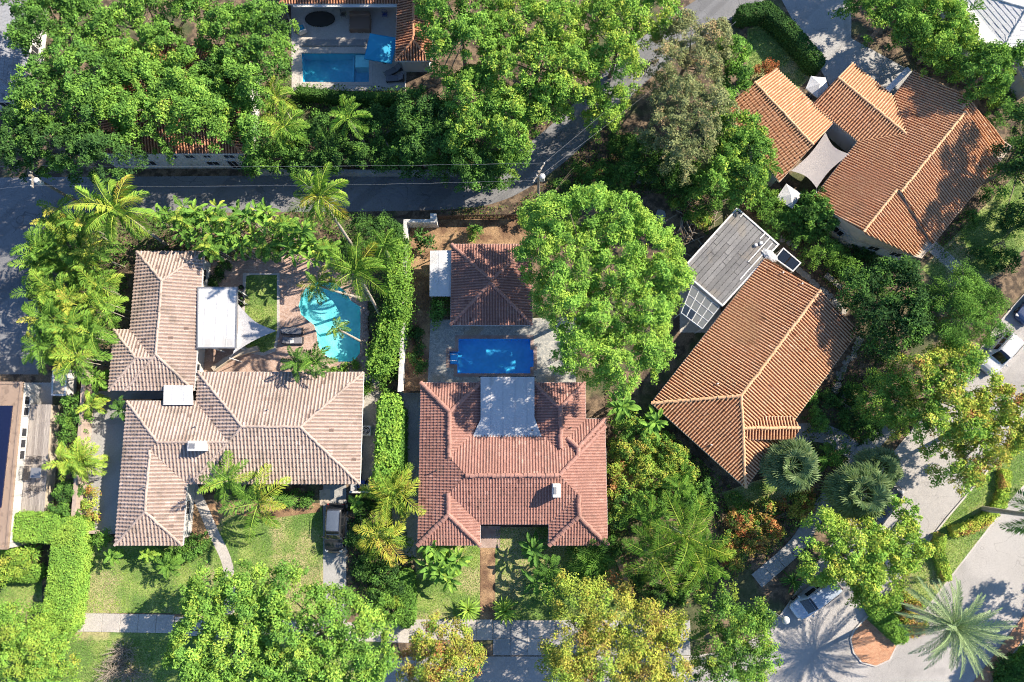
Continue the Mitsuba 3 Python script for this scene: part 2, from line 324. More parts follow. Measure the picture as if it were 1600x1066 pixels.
struct('lawn_edging', MB().prism(LB, .0, .058).ply('concrete'), 'pale edging round the small patio lawn')
ground_sheet('stone_deck', [(673, 500), (900, 496), (900, 604), (668, 604)], .030, 'deck_stone', 'mottled stone deck round the blue pool')
ground_sheet('upper_deck', [(455, 4), (640, 4), (634, 142), (456, 142)], .030, 'concrete', 'pale deck round the top pool')
ground_sheet('upper_drive', [(1205, -30), (1330, -30), (1330, 60), (1440, 120), (1420, 190), (1300, 140), (1262, 75)], .012, 'concrete_grey', 'shaded driveway behind the upper right house')
ground_sheet('house_path', ribbon([(1238, 678), (1275, 674), (1308, 684), (1332, 704), (1352, 722)], 1.9), .016, 'concrete_grey', 'curved path from the orange house to the street')
ground_sheet('lawn_path', ribbon([(1440, 372), (1480, 405), (1530, 452)], 1.4), .018, 'concrete', 'path across the right hand lawn')
ground_sheet('curved_walk', ribbon([(300, 758), (318, 795), (334, 834), (352, 868), (360, 900), (358, 960)], 1.0), .022, 'concrete', 'pale curved walk across the left lawn')
ground_sheet('driveway', [(505, 758), (541, 758), (541, 990), (505, 990)], .020, 'concrete_grey', 'grey driveway under the black car')
ground_sheet('driveway_mat', [(499, 766), (516, 764), (515, 788), (500, 790)], .026, 'wall_cream', 'tan slab beside the driveway')
ground_sheet('tan_walk', [(751, 822), (774, 822), (773, 968), (750, 968)], .020, 'mulch', 'tan gravel walkway to the terracotta house')
ground_sheet('court_paving', [(748, 822), (782, 822), (782, 856), (748, 856)], .026, 'rock', 'brown paving at the entrance court')
ground_sheet('pergola_slab', [(1062, 446), (1126, 444), (1126, 520), (1062, 520)], .020, 'concrete', 'pale slab below the glazed pergola')
ground_sheet('rubble_ground', [(1000, 280), (1120, 290), (1150, 330), (1070, 420), (1020, 340)], .016, 'soil', 'pale littered ground by the felt roofed annex')
ground_sheet('side_court', [(30, 598), (82, 598), (82, 632), (30, 632)], .022, 'concrete', 'pale court by the left edge building')

# slabs of the pavements, each a piece of its own
def slabs(holder, pts, w, step, z=.07, mat='concrete', label=None):
    if holder not in labels: labels[holder] = {'kind': 'structure'}; _taken.add(holder)
    if label: labels[holder]['label'] = label
    L = LineString(PP(pts)); n = max(1, int(L.length / step)); step = L.length / n
    for i in range(n):
        a, b = L.interpolate(i * step), L.interpolate((i + 1) * step)
        az = math.atan2(b.y - a.y, b.x - a.x)
        part(holder, 'slab', MB().box(((a.x + b.x) / 2, (a.y + b.y) / 2, z / 2 - .02 + R.uniform(-.006, .006)), (step - .035, w, z + .04), az + R.normal(0, .002), bevel=.012).ply(mat))
slabs('pavement', [(104, 972), (272, 975)], 1.7, 1.55, label='pale concrete pavement in front of the left lawn')
slabs('pavement', [(272, 978), (640, 990)], 1.7, 1.55)
slabs('pavement', [(640, 984), (770, 984)], 1.9, 1.55)
slabs('corner_pavement', [(1182, 908), (1215, 880), (1246, 852), (1278, 800), (1306, 762), (1340, 716), (1392, 662)], 1.55, 1.5, label='pavement slabs along the diagonal street', mat='concrete_grey')
for x0, x1 in ((770, 797), (797, 824), (824, 868), (868, 918), (918, 972), (972, 1030), (1030, 1078)):
    for y0, y1 in ((969, 997), (997, 1024)):
        a, b = P2(x0, y1), P2(x1, y0); k = 'apron'
        if k not in labels: labels[k] = {'kind': 'structure', 'label': 'wide grey concrete slabs between the lawn and the street'}; _taken.add(k)
        part(k, 'slab', MB().box(((a[0] + b[0]) / 2, (a[1] + b[1]) / 2, .02 + R.uniform(-.005, .005)), (b[0] - a[0] - .03, b[1] - a[1] - .03, .08), bevel=.01).ply('concrete' if 820 < x0 < 860 else 'concrete_grey'))

def pool(name, poly, depth, mat, label, coping_mat, coping_w, water_z=-.10):
    k = thing(name, label, 'swimming pool')
    m = MB().sheet(poly.buffer(.02), -depth)
    for ring in [poly.exterior]:
        c = np.array(ring.coords)
        for a, b in zip(c[:-1], c[1:]):
            m.add([(a[0], a[1], -depth - .02), (b[0], b[1], -depth - .02), (b[0], b[1], .02), (a[0], a[1], .02)], [[0, 1, 2, 3]])
    part(k, 'basin', m.ply(mat))
    part(k, 'water', MB().sheet(poly.buffer(-.01), water_z).ply('water'))
    part(k, 'coping', MB().prism(poly.buffer(coping_w, join_style=2).difference(poly.buffer(-.03, join_style=2)), -.06, .055).ply(coping_mat))
    return k
PL = pool('freeform_pool', POOL_L, 1.3, 'pool_turquoise', 'turquoise freeform swimming pool on the pink brick patio', 'paver_pink', .3)
PM = pool('blue_pool', POOL_M, 1.5, 'pool_blue', 'deep blue rectangular pool with notched sides and brown coping', 'rock', .32)
a, b = P2(703, 568), P2(714, 551)
part(PM, 'step', MB().box(((a[0] + b[0]) / 2, (a[1] + b[1]) / 2, -.8), (b[0] - a[0] - .02, b[1] - a[1] - .02, 1.1)).ply('pool_blue'))
m = MB()
for s in (-1, 1):
    q = P(709, 560) + np.array([0, .32 * s, 0]); m.tube([q + (-.5, 0, .0), q + (-.5, 0, .7), q + (-.1, 0, .85), q + (.35, 0, .6), q + (.4, 0, -.4)], .028, 6)
part(PM, 'handrail', m.ply('metal_white', 40))
PT = pool('top_pool', POOL_T, 1.4, 'pool_teal', 'teal rectangular pool with a pale ledge at the top edge of the photo', 'concrete', .35)
a, b = P2(554, 103), P2(576, 84)
part(PT, 'ledge', MB().box(((a[0] + b[0]) / 2, (a[1] + b[1]) / 2, -.85), (b[0] - a[0], b[1] - a[1], 1.15)).ply('pool_turquoise'))
a, b = P2(548, 128), P2(552, 84)
part(PT, 'step', MB().box(((a[0] + b[0]) / 2, (a[1] + b[1]) / 2, -1.0), (b[0] - a[0], b[1] - a[1], .8)).ply('pool_teal'))
a, b = P2(470, 73), P2(573, 63)
struct('deck_step', MB().box(((a[0] + b[0]) / 2, (a[1] + b[1]) / 2, .10), (b[0] - a[0], b[1] - a[1], .18), bevel=.02).ply('trim_grey'), 'grey step band above the top pool')
# rocks at the turquoise pool's right edge
rk = thing('rock_border', 'row of reddish rocks along the right edge of the turquoise pool', 'rocks')
for i in range(26):
    q = P(R.uniform(567, 575), 478 + i * 3.0 + R.uniform(-2, 2)); s = R.uniform(.16, .34)
    g = trimesh.creation.icosphere(1, s); g.vertices *= R.uniform(.65, 1.2, (len(g.vertices), 1)) * [1, 1, .6]; g.apply_translation(q + (0, 0, s * .3 + .03))
    part(rk, 'rock', MB().tri(g).ply('rock'))

# ------------------------------------------------------------------ roofs
def halfplane(a, b, c, B=400.0):
    """The region a x + b y + c > 0 as a large polygon."""
    n = math.hypot(a, b); a, b, c = a / n, b / n, c / n
    p = np.array([-a * c, -b * c]); t = np.array([-b, a]); nrm = np.array([a, b])
    return Polygon([p - t * B, p + t * B, p + t * B + nrm * B, p - t * B + nrm * B])
def clip_gt(poly, g, eps=0.0):
    a, b, c = g
    if math.hypot(a, b) < 1e-9: return poly if c > eps else Polygon()
    return poly.intersection(halfplane(a, b, c - eps))
class Sec:
    """A roof section: footprint corners; edges = indices i of eaves (corner i to i+1) that carry a slope; the others are gables."""
    def __init__(self, corners, z0, s, edges=None, dz=None):
        c = np.array(corners, float)
        if Polygon(c).exterior.is_ccw is False: c = c[::-1]; n = len(c); edges = None if edges is None else [(n - 2 - e) % n for e in edges]; dz = {(n - 2 - e) % n: d for e, d in (dz or {}).items()}
        self.c, self.poly, self.z0, self.s, self.planes = c, Polygon(c), z0, s, []
        self.edges = list(range(len(c))) if edges is None else edges
        for i in self.edges:
            p, q = c[i], c[(i + 1) % len(c)]; t = (q - p) / np.linalg.norm(q - p); nn = np.array([-t[1], t[0]])
            self.planes.append((s * nn[0], s * nn[1], z0 + (dz or {}).get(i, 0) - s * nn @ p, p, t, nn))
    def z(self, x, y): return min(a * x + b * y + c for a, b, c, *_ in self.planes)
def quad_sec(pts, z0, s, edges=None): return Sec([P2(x, y, z0) for x, y in pts], z0, s, edges)
def rect_sec(x0, y0, x1, y1, z0, s, edges=None):
    """Axis-aligned footprint read from pixels: top-left x0 y0, bottom-right x1 y1. Edges count from bottom: 0 bottom, 1 right, 2 top, 3 left."""
    ym = (y0 + y1) / 2; xm = (x0 + x1) / 2
    X0, X1, Y0, Y1 = P2(x0, ym, z0)[0], P2(x1, ym, z0)[0], P2(xm, y1, z0)[1], P2(xm, y0, z0)[1]
    return Sec([(X0, Y0), (X1, Y0), (X1, Y1), (X0, Y1)], z0, s, edges)

def roof_faces(secs):
    faces = []
    for i, S in enumerate(secs):
        for j, pj in enumerate(S.planes):
            reg = S.poly
            for k, pk in enumerate(S.planes):
                if k != j: reg = clip_gt(reg, (pk[0] - pj[0], pk[1] - pj[1], pk[2] - pj[2]))
                if reg.is_empty: break
            for m, O in enumerate(secs):
                if m == i or reg.is_empty: continue
                over = O.poly
                for pk in O.planes:
                    over = clip_gt(over, (pk[0] - pj[0], pk[1] - pj[1], pk[2] - pj[2]), -1e-6 if m < i else 1e-6)
                    if over.is_empty: break
                if not over.is_empty: reg = reg.difference(over.buffer(1e-7))
            for g in getattr(reg, 'geoms', [reg]):
                if isinstance(g, Polygon) and g.area > .02: faces.append((g, pj))
    return faces

def corrugate(mb, poly, plane, prof, pitch, course, step, rng):
    """Tiles as real geometry on one roof face: prof = [(fraction of the pitch, height)], course and step along the slope."""
    a, b, c, p, t, nn = plane; s = math.hypot(a, b); course /= math.sqrt(1 + s * s)
    xy = np.array(poly.exterior.coords)[:-1]
    rings = [np.array(r.coords) for r in [poly.exterior, *poly.interiors]]
    U = lambda q: q @ t
    V = lambda q: (q - p) @ nn
    us = np.unique(np.round(np.concatenate([U(r) for r in rings]), 4))
    edges = [(U(r[k]), V(r[k]), U(r[k + 1]), V(r[k + 1])) for r in rings for k in range(len(r) - 1)]
    fr = np.array([f for f, _ in prof]); hh = np.array([h for _, h in prof])
    def height(u): f = u / pitch; return np.interp(f - np.floor(f), np.append(fr, 1.0), np.append(hh, hh[0]))
    up = np.array([-a, -b, 1.0]); up /= np.linalg.norm(up)
    for ua, ub in zip(us[:-1], us[1:]):
        if ub - ua < 2e-3: continue
        um = (ua + ub) / 2; cr = []
        for u0, v0, u1, v1 in edges:
            if (u0 - um) * (u1 - um) < 0:
                g = lambda u, u0=u0, v0=v0, u1=u1, v1=v1: v0 + (v1 - v0) * (u - u0) / (u1 - u0)
                cr.append((g(um), g))
        cr.sort(key=lambda x: x[0])
        k0, k1 = math.floor(ua / pitch), math.ceil(ub / pitch)
        grid = (np.arange(k0, k1 + 1)[:, None] * pitch + fr[None] * pitch).ravel()
        grid = np.concatenate([[ua], grid[(grid > ua + 1e-3) & (grid < ub - 1e-3)], [ub]])
        for (_, lo), (_, hi) in zip(cr[0::2], cr[1::2]):
            A, B = grid[:-1], grid[1:]
            la, lb, ha, hb = lo(A), lo(B), hi(A), hi(B)
            c0, c1 = math.floor(min(la.min(), lb.min()) / course), math.ceil(max(ha.max(), hb.max()) / course)
            C = np.arange(c0, c1)
            shape = (len(A), len(C))
            def corner(u, l, h, cc):
                v = np.clip(cc[None] * course, l[:, None], h[:, None]); return np.broadcast_to(u[:, None], shape), v
            ub0, v00 = corner(A, la, ha, C); _, v01 = corner(A, la, ha, C + 1); uB, v10 = corner(B, lb, hb, C); _, v11 = corner(B, lb, hb, C + 1)
            keep = ((v01 - v00) + (v11 - v10) > 4e-3).ravel()
            col = np.floor(((A + B) / 2) / pitch + .25)
            rnd = (np.abs(np.sin(col[:, None] * 12.9898 + C[None] * 78.233 + p[0] * 3.1 + p[1]) * 43758.5453) % 1.0).ravel()[keep]
            def pos(u, v, off):
                u, v, off = u.ravel()[keep], v.ravel()[keep], off.ravel()[keep]
                x, y = t[0] * u + nn[0] * v, t[1] * u + nn[1] * v
                base = p - t * (p @ t); x, y = x + base[0], y + base[1]
                return np.stack([x, y, a * x + b * y + c], 1) + up * off[:, None]
            jit = .006 * np.sin(col[:, None] * 3.7 + C[None] * 9.1)
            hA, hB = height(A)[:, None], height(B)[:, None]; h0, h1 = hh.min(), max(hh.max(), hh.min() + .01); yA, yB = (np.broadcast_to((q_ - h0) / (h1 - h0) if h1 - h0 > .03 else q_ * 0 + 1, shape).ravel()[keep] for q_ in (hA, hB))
            frac = lambda v: np.clip(v / course - C[None], 0, 1)
            q = [pos(ub0, v00, hA + jit + step * (1 - frac(v00))), pos(uB, v10, hB + jit + step * (1 - frac(v10))), pos(uB, v11, hB + jit + step * (1 - frac(v11))), pos(ub0, v01, hA + jit + step * (1 - frac(v01)))]
            low = [pos(ub0, v00, hA + jit - .004), pos(uB, v10, hB + jit - .004)]
            n = len(rnd)
            if not n: continue
            v = np.concatenate([*q, *low]); i = np.arange(n)
            f = np.vstack([np.stack([i, i + n, i + 2 * n], 1), np.stack([i, i + 2 * n, i + 3 * n], 1), np.stack([i + 4 * n, i + 5 * n, i + n], 1), np.stack([i + 4 * n, i + n, i], 1)])
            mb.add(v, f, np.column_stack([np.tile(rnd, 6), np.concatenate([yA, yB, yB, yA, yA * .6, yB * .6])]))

def ridge_caps(mb, faces, r=.13, seg=.42, rng=None):
    for i in range(len(faces)):
        for j in range(i + 1, len(faces)):
            A, pa = faces[i]; B, pb = faces[j]
            if abs(pa[0] - pb[0]) + abs(pa[1] - pb[1]) < 1e-6: continue
            if A.distance(B) > 2e-3: continue
            line = A.boundary.intersection(B.buffer(3e-3))
            line = shapely.line_merge(line) if line.geom_type == 'MultiLineString' else line
            for g in getattr(line, 'geoms', [line]):
                if g.geom_type != 'LineString' or g.length < .5: continue
                e0, e1 = np.array(g.coords[0]), np.array(g.coords[-1])
                if np.linalg.norm(e1 - e0) < .9 * g.length: continue
                mid = (e0 + e1) / 2; za = pa[0] * mid[0] + pa[1] * mid[1] + pa[2]; zb = pb[0] * mid[0] + pb[1] * mid[1] + pb[2]
                if abs(za - zb) > .08: continue
                d = (e1 - e0) / np.linalg.norm(e1 - e0); nrm = np.array([-d[1], d[0]])
                if not A.buffer(1e-3).contains(Point(mid + nrm * .06)): nrm = -nrm
                q = mid + nrm * .3
                if pa[0] * q[0] + pa[1] * q[1] + pa[2] > pb[0] * q[0] + pb[1] * q[1] + pb[2]: continue      # a valley
                z0, z1 = (pa[0] * e[0] + pa[1] * e[1] + pa[2] for e in (e0, e1))
                if z0 > z1: e0, e1, z0, z1 = e1, e0, z1, z0
                p0, p1 = np.array([*e0, z0]), np.array([*e1, z1]); L = np.linalg.norm(p1 - p0); n = max(1, round(L / seg)); dd = (p1 - p0) / L
                side = np.array([*nrm, 0.0]); upv = np.cross(dd, side); upv *= np.sign(upv[2])
                th = np.linspace(0, np.pi, 6)
                for k in range(n):
                    s0, s1 = k * L / n - .03, (k + 1) * L / n
                    ring = []
                    jj = R.normal(0, .02, 3)
                    for s_, rr in ((s0, r * 1.16), (s1, r * .95)):
                        ring.append(p0 + dd * s_ + np.cos(th)[:, None] * side * rr + np.sin(th)[:, None] * upv * rr * .85 + upv * (.035) + side * jj[0] + upv * jj[1] * .6)
                    v = np.vstack(ring); ii = np.arange(5); f = np.stack([ii, ii + 1, ii + 7, ii + 6], 1)
                    f = np.vstack([f, [[0, 5, 4, 1]], [[1, 4, 3, 2]]])
                    mb.add(v, f, [R.uniform(.35, .9), 1.0])

BARREL = [(0.0, -.02), (.14, -.035), (.30, -.02), (.34, .05), (.44, .095), (.57, .11), (.70, .095), (.80, .05), (.84, -.02)]
STILE = [(0.0, -.008), (.14, -.018), (.28, -.008), (.40, .04), (.58, .068), (.78, .045), (.90, -.004)]
METAL = [(0.0, .0), (.44, .0), (.46, .05), (.52, .05), (.54, .0)]
FLATT = [(0.0, .0), (.97, .0), (.985, -.015)]
def footprint(secs): return unary_union([s.poly.buffer(1e-4) for s in secs])
def tile_roof(k, secs, mat, prof=BARREL, pitch=.285, course=.38, step=.03, caps=True, trim='trim_white', part_name='roof', label=None, cap_r=.12):
    faces = roof_faces(secs); m = MB()
    for poly, plane in faces: corrugate(m, poly, plane, prof, pitch, course, step, R)
    part(k, part_name, m.ply(mat), label)
    if caps:
        cm = MB(); ridge_caps(cm, faces, cap_r)
        if cm.n: part(f'{k}__{part_name}', 'ridge_cap', cm.ply(mat, False), kind='stuff')
    for z0 in sorted({s.z0 for s in secs}):
        fp = footprint([s for s in secs if s.z0 == z0])
        em = MB().prism(fp.buffer(.05, join_style=2).difference(fp.buffer(-.06, join_style=2)), z0 - .20, z0 - .02)
        part(f'{k}__{part_name}', 'eaves_board', em.ply(trim))
        part(f'{k}__{part_name}', 'soffit', MB().prism(fp.buffer(-.07, join_style=2), z0 - .16, z0 - .08).ply(trim))
    for s in secs:                                       # gable walls
        n = len(s.c); gm = MB()
        for i in range(n):
            if i in s.edges: continue
            a, b = s.c[i], s.c[(i + 1) % n]; tt = np.linspace(0, 1, 41); pts = a + (b - a) * tt[:, None]
            zz = np.array([s.z(*q) for q in pts]) - .015
            v = np.vstack([np.column_stack([pts, np.full(41, s.z0 - .15)]), np.column_stack([pts, zz])]); ii = np.arange(40)
            gm.add(v, np.stack([ii, ii + 1, ii + 42, ii + 41], 1))
            ed = (b - a) / np.linalg.norm(b - a); off = np.array([ed[1], -ed[0]]) * .02
        if gm.n: part(k, 'gable', gm.ply('wall_cream'))
    return faces
def walls(k, secs, mat, inset=.45, top=None, name='wall'):
    fp = footprint(secs).buffer(-inset, join_style=2); z1 = (top or min(s.z0 for s in secs)) - .09
    part(k, name, MB().prism(fp, -.05, z1).ply(mat)); return fp
def roof_z(secs, x, y): return max([s.z(x, y) for s in secs if s.poly.buffer(.01).contains(Point(x, y))] or [0])

def window_at(k, a, b, z0, z1, depth=.05, mat='window_dark', frame='trim_white', name='window', mullions=1):
    """A framed window on a wall line from a to b (plan points, outside on the right of a to b)."""
    a, b = np.array(a, float), np.array(b, float); d = b - a; L = np.linalg.norm(d); d /= L; az = math.atan2(d[1], d[0]); out = np.array([d[1], -d[0]]); c = (a + b) / 2; zc = (z0 + z1) / 2
    fm = MB()
    for s in (-1, 1):
        q = c + d * s * L / 2; fm.box((q[0] + out[0] * .03, q[1] + out[1] * .03, zc), (.08, .09, z1 - z0), az)
        fm.box((c[0] + out[0] * .03, c[1] + out[1] * .03, zc + s * (z1 - z0) / 2), (L + .1, .10, .08), az)
    for i in range(mullions):
        q = a + d * L * (i + 1) / (mullions + 1); fm.box((q[0] + out[0] * .03, q[1] + out[1] * .03, zc), (.045, .07, z1 - z0), az)
    w = part(k, name, fm.ply(frame))
    part(w, 'pane', MB().box((c[0] + out[0] * .01, c[1] + out[1] * .01, zc), (L - .04, .03, z1 - z0 - .04), az).ply(mat))
def facade_windows(k, fp, every=3.2, z0=.95, z1=2.1, w=1.3, rng=None, door_at=None):
    for g in getattr(fp, 'geoms', [fp]):
        c = np.array(g.exterior.coords)
        if not g.exterior.is_ccw: c = c[::-1]
        for a, b in zip(c[:-1], c[1:]):
            L = np.linalg.norm(b - a); n = int(L / every)
            for i in range(n):
                m = a + (b - a) * (i + .5) / n; d = (b - a) / L
                window_at(k, m - d * w / 2, m + d * w / 2, z0, z1)

# ------------------------------------------------------------------ foliage builders
def norm(v): return v / (np.linalg.norm(v, axis=-1, keepdims=True) + 1e-12)
def leaf_quads(mb, c, nrm, length, width, hue, val, rng, fold=.25, along=None, tri=True):
    """One diamond-shaped leaf per point: base, two sides, tip, lightly folded along its midrib."""
    n = len(c); r = rng.normal(size=(n, 3)) if along is None else along + rng.normal(size=(n, 3)) * .45
    t = norm(r - (r * nrm).sum(1, keepdims=True) * nrm); b = np.cross(nrm, t)
    L = length * rng.uniform(.7, 1.3, (n, 1)); W = width * rng.uniform(.75, 1.25, (n, 1))
    uv = np.stack([np.clip(hue, .01, .99), np.clip(val, .1, .95)], 1); i = np.arange(n)
    if tri:                                   # small leaves: one triangle each, broad near the stalk, pointed at the tip
        v = np.concatenate([c - t * L * .45 + b * W * .5, c + t * L * .55 - nrm * L * .12, c - t * L * .35 - b * W * .5])
        mb.add(v, np.stack([i, i + n, i + 2 * n], 1), np.tile(uv, (3, 1))); return
    base = c - t * L / 2; tip = c + t * L / 2 - nrm * L * .12
    l = c + b * W / 2 + nrm * W * fold; rr = c - b * W / 2 + nrm * W * fold
    v = np.concatenate([base, l, tip, rr]); i = np.arange(n)
    f = np.vstack([np.stack([i, i + n, i + 2 * n], 1), np.stack([i, i + 2 * n, i + 3 * n], 1)])
    uv = np.stack([np.clip(hue, .01, .99), np.clip(val, .1, .95)], 1)
    mb.add(v, f, np.tile(uv, (4, 1)))

def crown(lobes, z0, h, hue, rng, leaf=(.27, .15), dens=105, blob=.75, spread=.07, accent=None, gap=.0, droop=0.0, val=.5):
    """Leaves in clumps over the domes of a crown. lobes: (x, y, radius[, height factor]) in metres; z0 underside, h height of the crown."""
    mb = MB(); centres = []
    L = [(l + (1.0,))[:4] if len(l) == 3 else l for l in lobes]
    for (x, y, r, hf) in L:
        n = int(1.25 * math.pi * r * r / (blob * blob * 1.15)) + 3
        a = rng.uniform(0, 2 * math.pi, n); rho = np.sqrt(rng.uniform(0, 1, n))
        ph = rng.uniform(0, 6.28, 3); edge = 1 + .10 * np.sin(3 * a + ph[0]) + .08 * np.sin(5 * a + ph[1]) + .06 * np.sin(9 * a + ph[2])
        px, py = x + r * rho * edge * np.cos(a), y + r * rho * edge * np.sin(a)
        top = z0 + h * hf * (.30 + .70 * np.sqrt(np.clip(1 - rho ** 2.4, 0, 1)))
        pz = top - blob * .6 - rng.uniform(0, 1, n) ** 2 * h * .22 + rng.normal(0, .12 * blob + .05 * h, n)
        own = np.stack([px, py, pz], 1)
        keep = np.ones(n, bool)
        for (x2, y2, r2, hf2) in L:
            if (x2, y2, r2) == (x, y, r): continue
            d = np.hypot(px - x2, py - y2) / r2
            t2 = z0 + h * hf2 * (.30 + .70 * np.sqrt(np.clip(1 - d ** 2.4, 0, 1)))
            keep &= ~((d < .95) & (pz < t2 - blob * 2.0))
        if gap > 0: keep &= ~((meshkit.noise(np.stack([px / (blob * 2.4), py / (blob * 2.4), px * 0 + r], 1)) < gap) & (rng.uniform(size=n) < .85))
        centres.append(own[keep])
    C = np.vstack(centres)
    br = blob * rng.uniform(.6, 1.3, len(C)); cnt = np.maximum(8, (dens * br * br * 1.6).astype(int))
    idx = np.repeat(np.arange(len(C)), cnt); n = len(idx)
    d = norm(rng.normal(size=(n, 3)) * [1, 1, .8] + [0, 0, .35])
    ax = rng.uniform(.55, 1.5, len(C)); az = rng.uniform(0, 3.14, len(C)); tilt = norm(rng.normal(0, .45, (len(C), 3)) + [.12, .06, 1.0])
    e = d * (br[idx] * rng.uniform(.3, 1.12, n))[:, None]; ca, sa = np.cos(az)[idx], np.sin(az)[idx]
    u_, v_ = (e[:, 0] * ca + e[:, 1] * sa) * ax[idx], (-e[:, 0] * sa + e[:, 1] * ca) / ax[idx] ** .6
    e = np.stack([u_ * ca - v_ * sa, u_ * sa + v_ * ca, e[:, 2] * .6 - .22 * (u_ * u_ + v_ * v_) / br[idx]], 1)
    pts = C[idx] + e
    if droop: pts[:, 2] -= droop * rng.uniform(0, 1, n)
    nr = norm(d * .34 + rng.normal(size=(n, 3)) * .58 + tilt[idx] * .75)
    bh = rng.normal(0, spread, len(C)); bv = rng.normal(0, .06, len(C))
    hu = hue + bh[idx] + rng.normal(0, spread * .55, n); va = val + bv[idx] + rng.normal(0, .07, n)
    if accent is not None:
        pick = (rng.uniform(size=len(C)) < accent[1])[idx] & (rng.uniform(size=n) < .75)
        hu = np.where(pick, accent[0] + rng.normal(0, .04, n), hu)
    leaf_quads(mb, pts, nr, leaf[0], leaf[1], hu, va, rng)
    return mb, C

def trunk_mesh(base, top, r, C, rng, nb=9):
    """A tapered, slightly bent trunk with limbs that reach into the crown."""
    m = MB(); b, t = np.array(base, float), np.array(top, float)
    mid = (b + t) / 2 + rng.normal(0, .15, 3) * [1, 1, 0]
    tt = np.linspace(0, 1, 6)[:, None]; line = (1 - tt) ** 2 * b + 2 * tt * (1 - tt) * mid + tt ** 2 * t
    m.tube(line, np.linspace(r * 1.25, r * .75, 6), 8)
    if len(C):
        for k in rng.choice(len(C), min(nb, len(C)), replace=False):
            e = C[k]; s = line[rng.integers(3, 6)]; md = (s + e) / 2 + [0, 0, .12 * np.linalg.norm(e - s)]
            m.tube((1 - tt) ** 2 * s + 2 * tt * (1 - tt) * md + tt ** 2 * e, np.linspace(r * .5, r * .10, 6), 5)
    return m

def tree(name, label, cat, px_lobes, height, hue, under=.35, group=None, seed=None, trunk=.2, centre=None, mat='leaf', **kw):
    rng = np.random.default_rng(seed if seed is not None else len(_taken) + 100)
    k = thing(name, label, cat, group)
    zc = height * .72; lobes = []
    for l in px_lobes:
        q = P(l[0], l[1], zc * (l[3] if len(l) > 3 else 1)); lobes.append((q[0], q[1], l[2] * (CAM_H - zc) / FOCAL) + ((l[3],) if len(l) > 3 else ()))
    z0 = height * under
    mb, C = crown(lobes, z0, height - z0, hue, rng, **kw)
    part(k, 'crown', mb.ply(mat))
    A = np.array([(x, y, r) for x, y, r, *_ in lobes]); c = (A[:, :2] * A[:, 2:] ** 2).sum(0) / (A[:, 2] ** 2).sum() if centre is None else P2(*centre, 0)
    part(k, 'trunk', trunk_mesh((c[0], c[1], -.05), (c[0], c[1], z0 + (height - z0) * .45), trunk, C, rng, 8 + len(lobes)).ply('bark', 50))
    return k

def shrub(label, lobes, height, hue, name='shrub', cat='shrub', seed=None, **kw):
    kw.setdefault('leaf', (.18, .12)); kw.setdefault('dens', 190); kw.setdefault('blob', .42)
    return tree(name, label, cat, lobes, height, hue, under=.12, seed=seed, trunk=.05, **kw)

def hedge(label, pts, w_px, height, hue, name='hedge', leaf=(.17, .12), dens=330, val=.5, seed=3, spread=.05, accent=None, rough=.10, gap=0):
    """A clipped hedge along a line of pixels: leaves over a box-shaped body, with a few stems inside."""
    rng = np.random.default_rng(seed); k = thing(name, label, 'hedge'); q = np.array(PP(pts, height))
    L = LineString(q); w = w_px * (CAM_H - height) / FOCAL; body = L.buffer(w / 2, cap_style=1 if w > 1.2 else 2); mb = MB(); x0, y0, x1, y1 = body.bounds
    n = int(dens * body.area); xy = rng.uniform((x0, y0), (x1, y1), (int(n * (x1 - x0) * (y1 - y0) / body.area), 2))
    xy = xy[shapely.contains_xy(body, xy[:, 0], xy[:, 1])]
    lump = lambda p: (meshkit.fbm(np.column_stack([p[:, :2] * 1.5, np.zeros(len(p))]), 3) - .5)
    dd = np.array(shapely.distance(shapely.points(xy), body.exterior)); edge = np.clip(dd / .28, 0, 1)
    z = height - .22 * (1 - edge) ** 2 + lump(xy) * rough * 4 + rng.normal(0, rough * .6, len(xy)) - rng.uniform(0, 1, len(xy)) ** 3 * .3
    top = np.column_stack([xy, z]); nt = norm(rng.normal(size=top.shape) * .45 + [0, 0, 1])
    m = int(dens * body.exterior.length * height * .75); s = rng.uniform(0, body.exterior.length, m)
    a = shapely.get_coordinates(shapely.line_interpolate_point(body.exterior, s)); b = shapely.get_coordinates(shapely.line_interpolate_point(body.exterior, s + .02))
    d = norm(b - a); on = np.column_stack([d[:, 1], -d[:, 0], np.zeros(m)]) * (1 if body.exterior.is_ccw else -1)
    side = np.column_stack([a, rng.uniform(.03, 1, m) * (height - .1)]) + on * rng.normal(-.06, rough, (m, 1)); ns = norm(on + rng.normal(size=side.shape) * .5 + [0, 0, .35])
    p, nr = np.vstack([top, side]), np.vstack([nt, ns])
    if gap: keep = meshkit.noise(p * 2.2) > gap; p, nr = p[keep], nr[keep]
    hu = hue + (meshkit.fbm(p * .8, 3) - .5) * spread * 5 + rng.normal(0, spread * .6, len(p)); va = val + rng.normal(0, .07, len(p))
    if accent is not None:
        pick = (meshkit.noise(p * 1.3, 5) < accent[1]) & (rng.uniform(size=len(p)) < .8); hu = np.where(pick, accent[0] + rng.normal(0, .03, len(p)), hu)
    leaf_quads(mb, p, nr, leaf[0], leaf[1], hu, va, rng, tri=leaf[0] < .22)
    part(k, 'foliage', mb.ply('leaf'))
    st = MB()
    for i in range(max(3, int(L.length / .5))):
        c = L.interpolate((i + .5) / max(3, int(L.length / .5)), normalized=True); e = np.array([c.x, c.y, 0])
        for _ in range(3): st.tube([e, e + [rng.normal(0, .1), rng.normal(0, .1), height * .5], e + [rng.normal(0, .25), rng.normal(0, .25), height * .85]], [.03, .02, .008], 4)
    part(k, 'stem', st.ply('bark'))
    return k

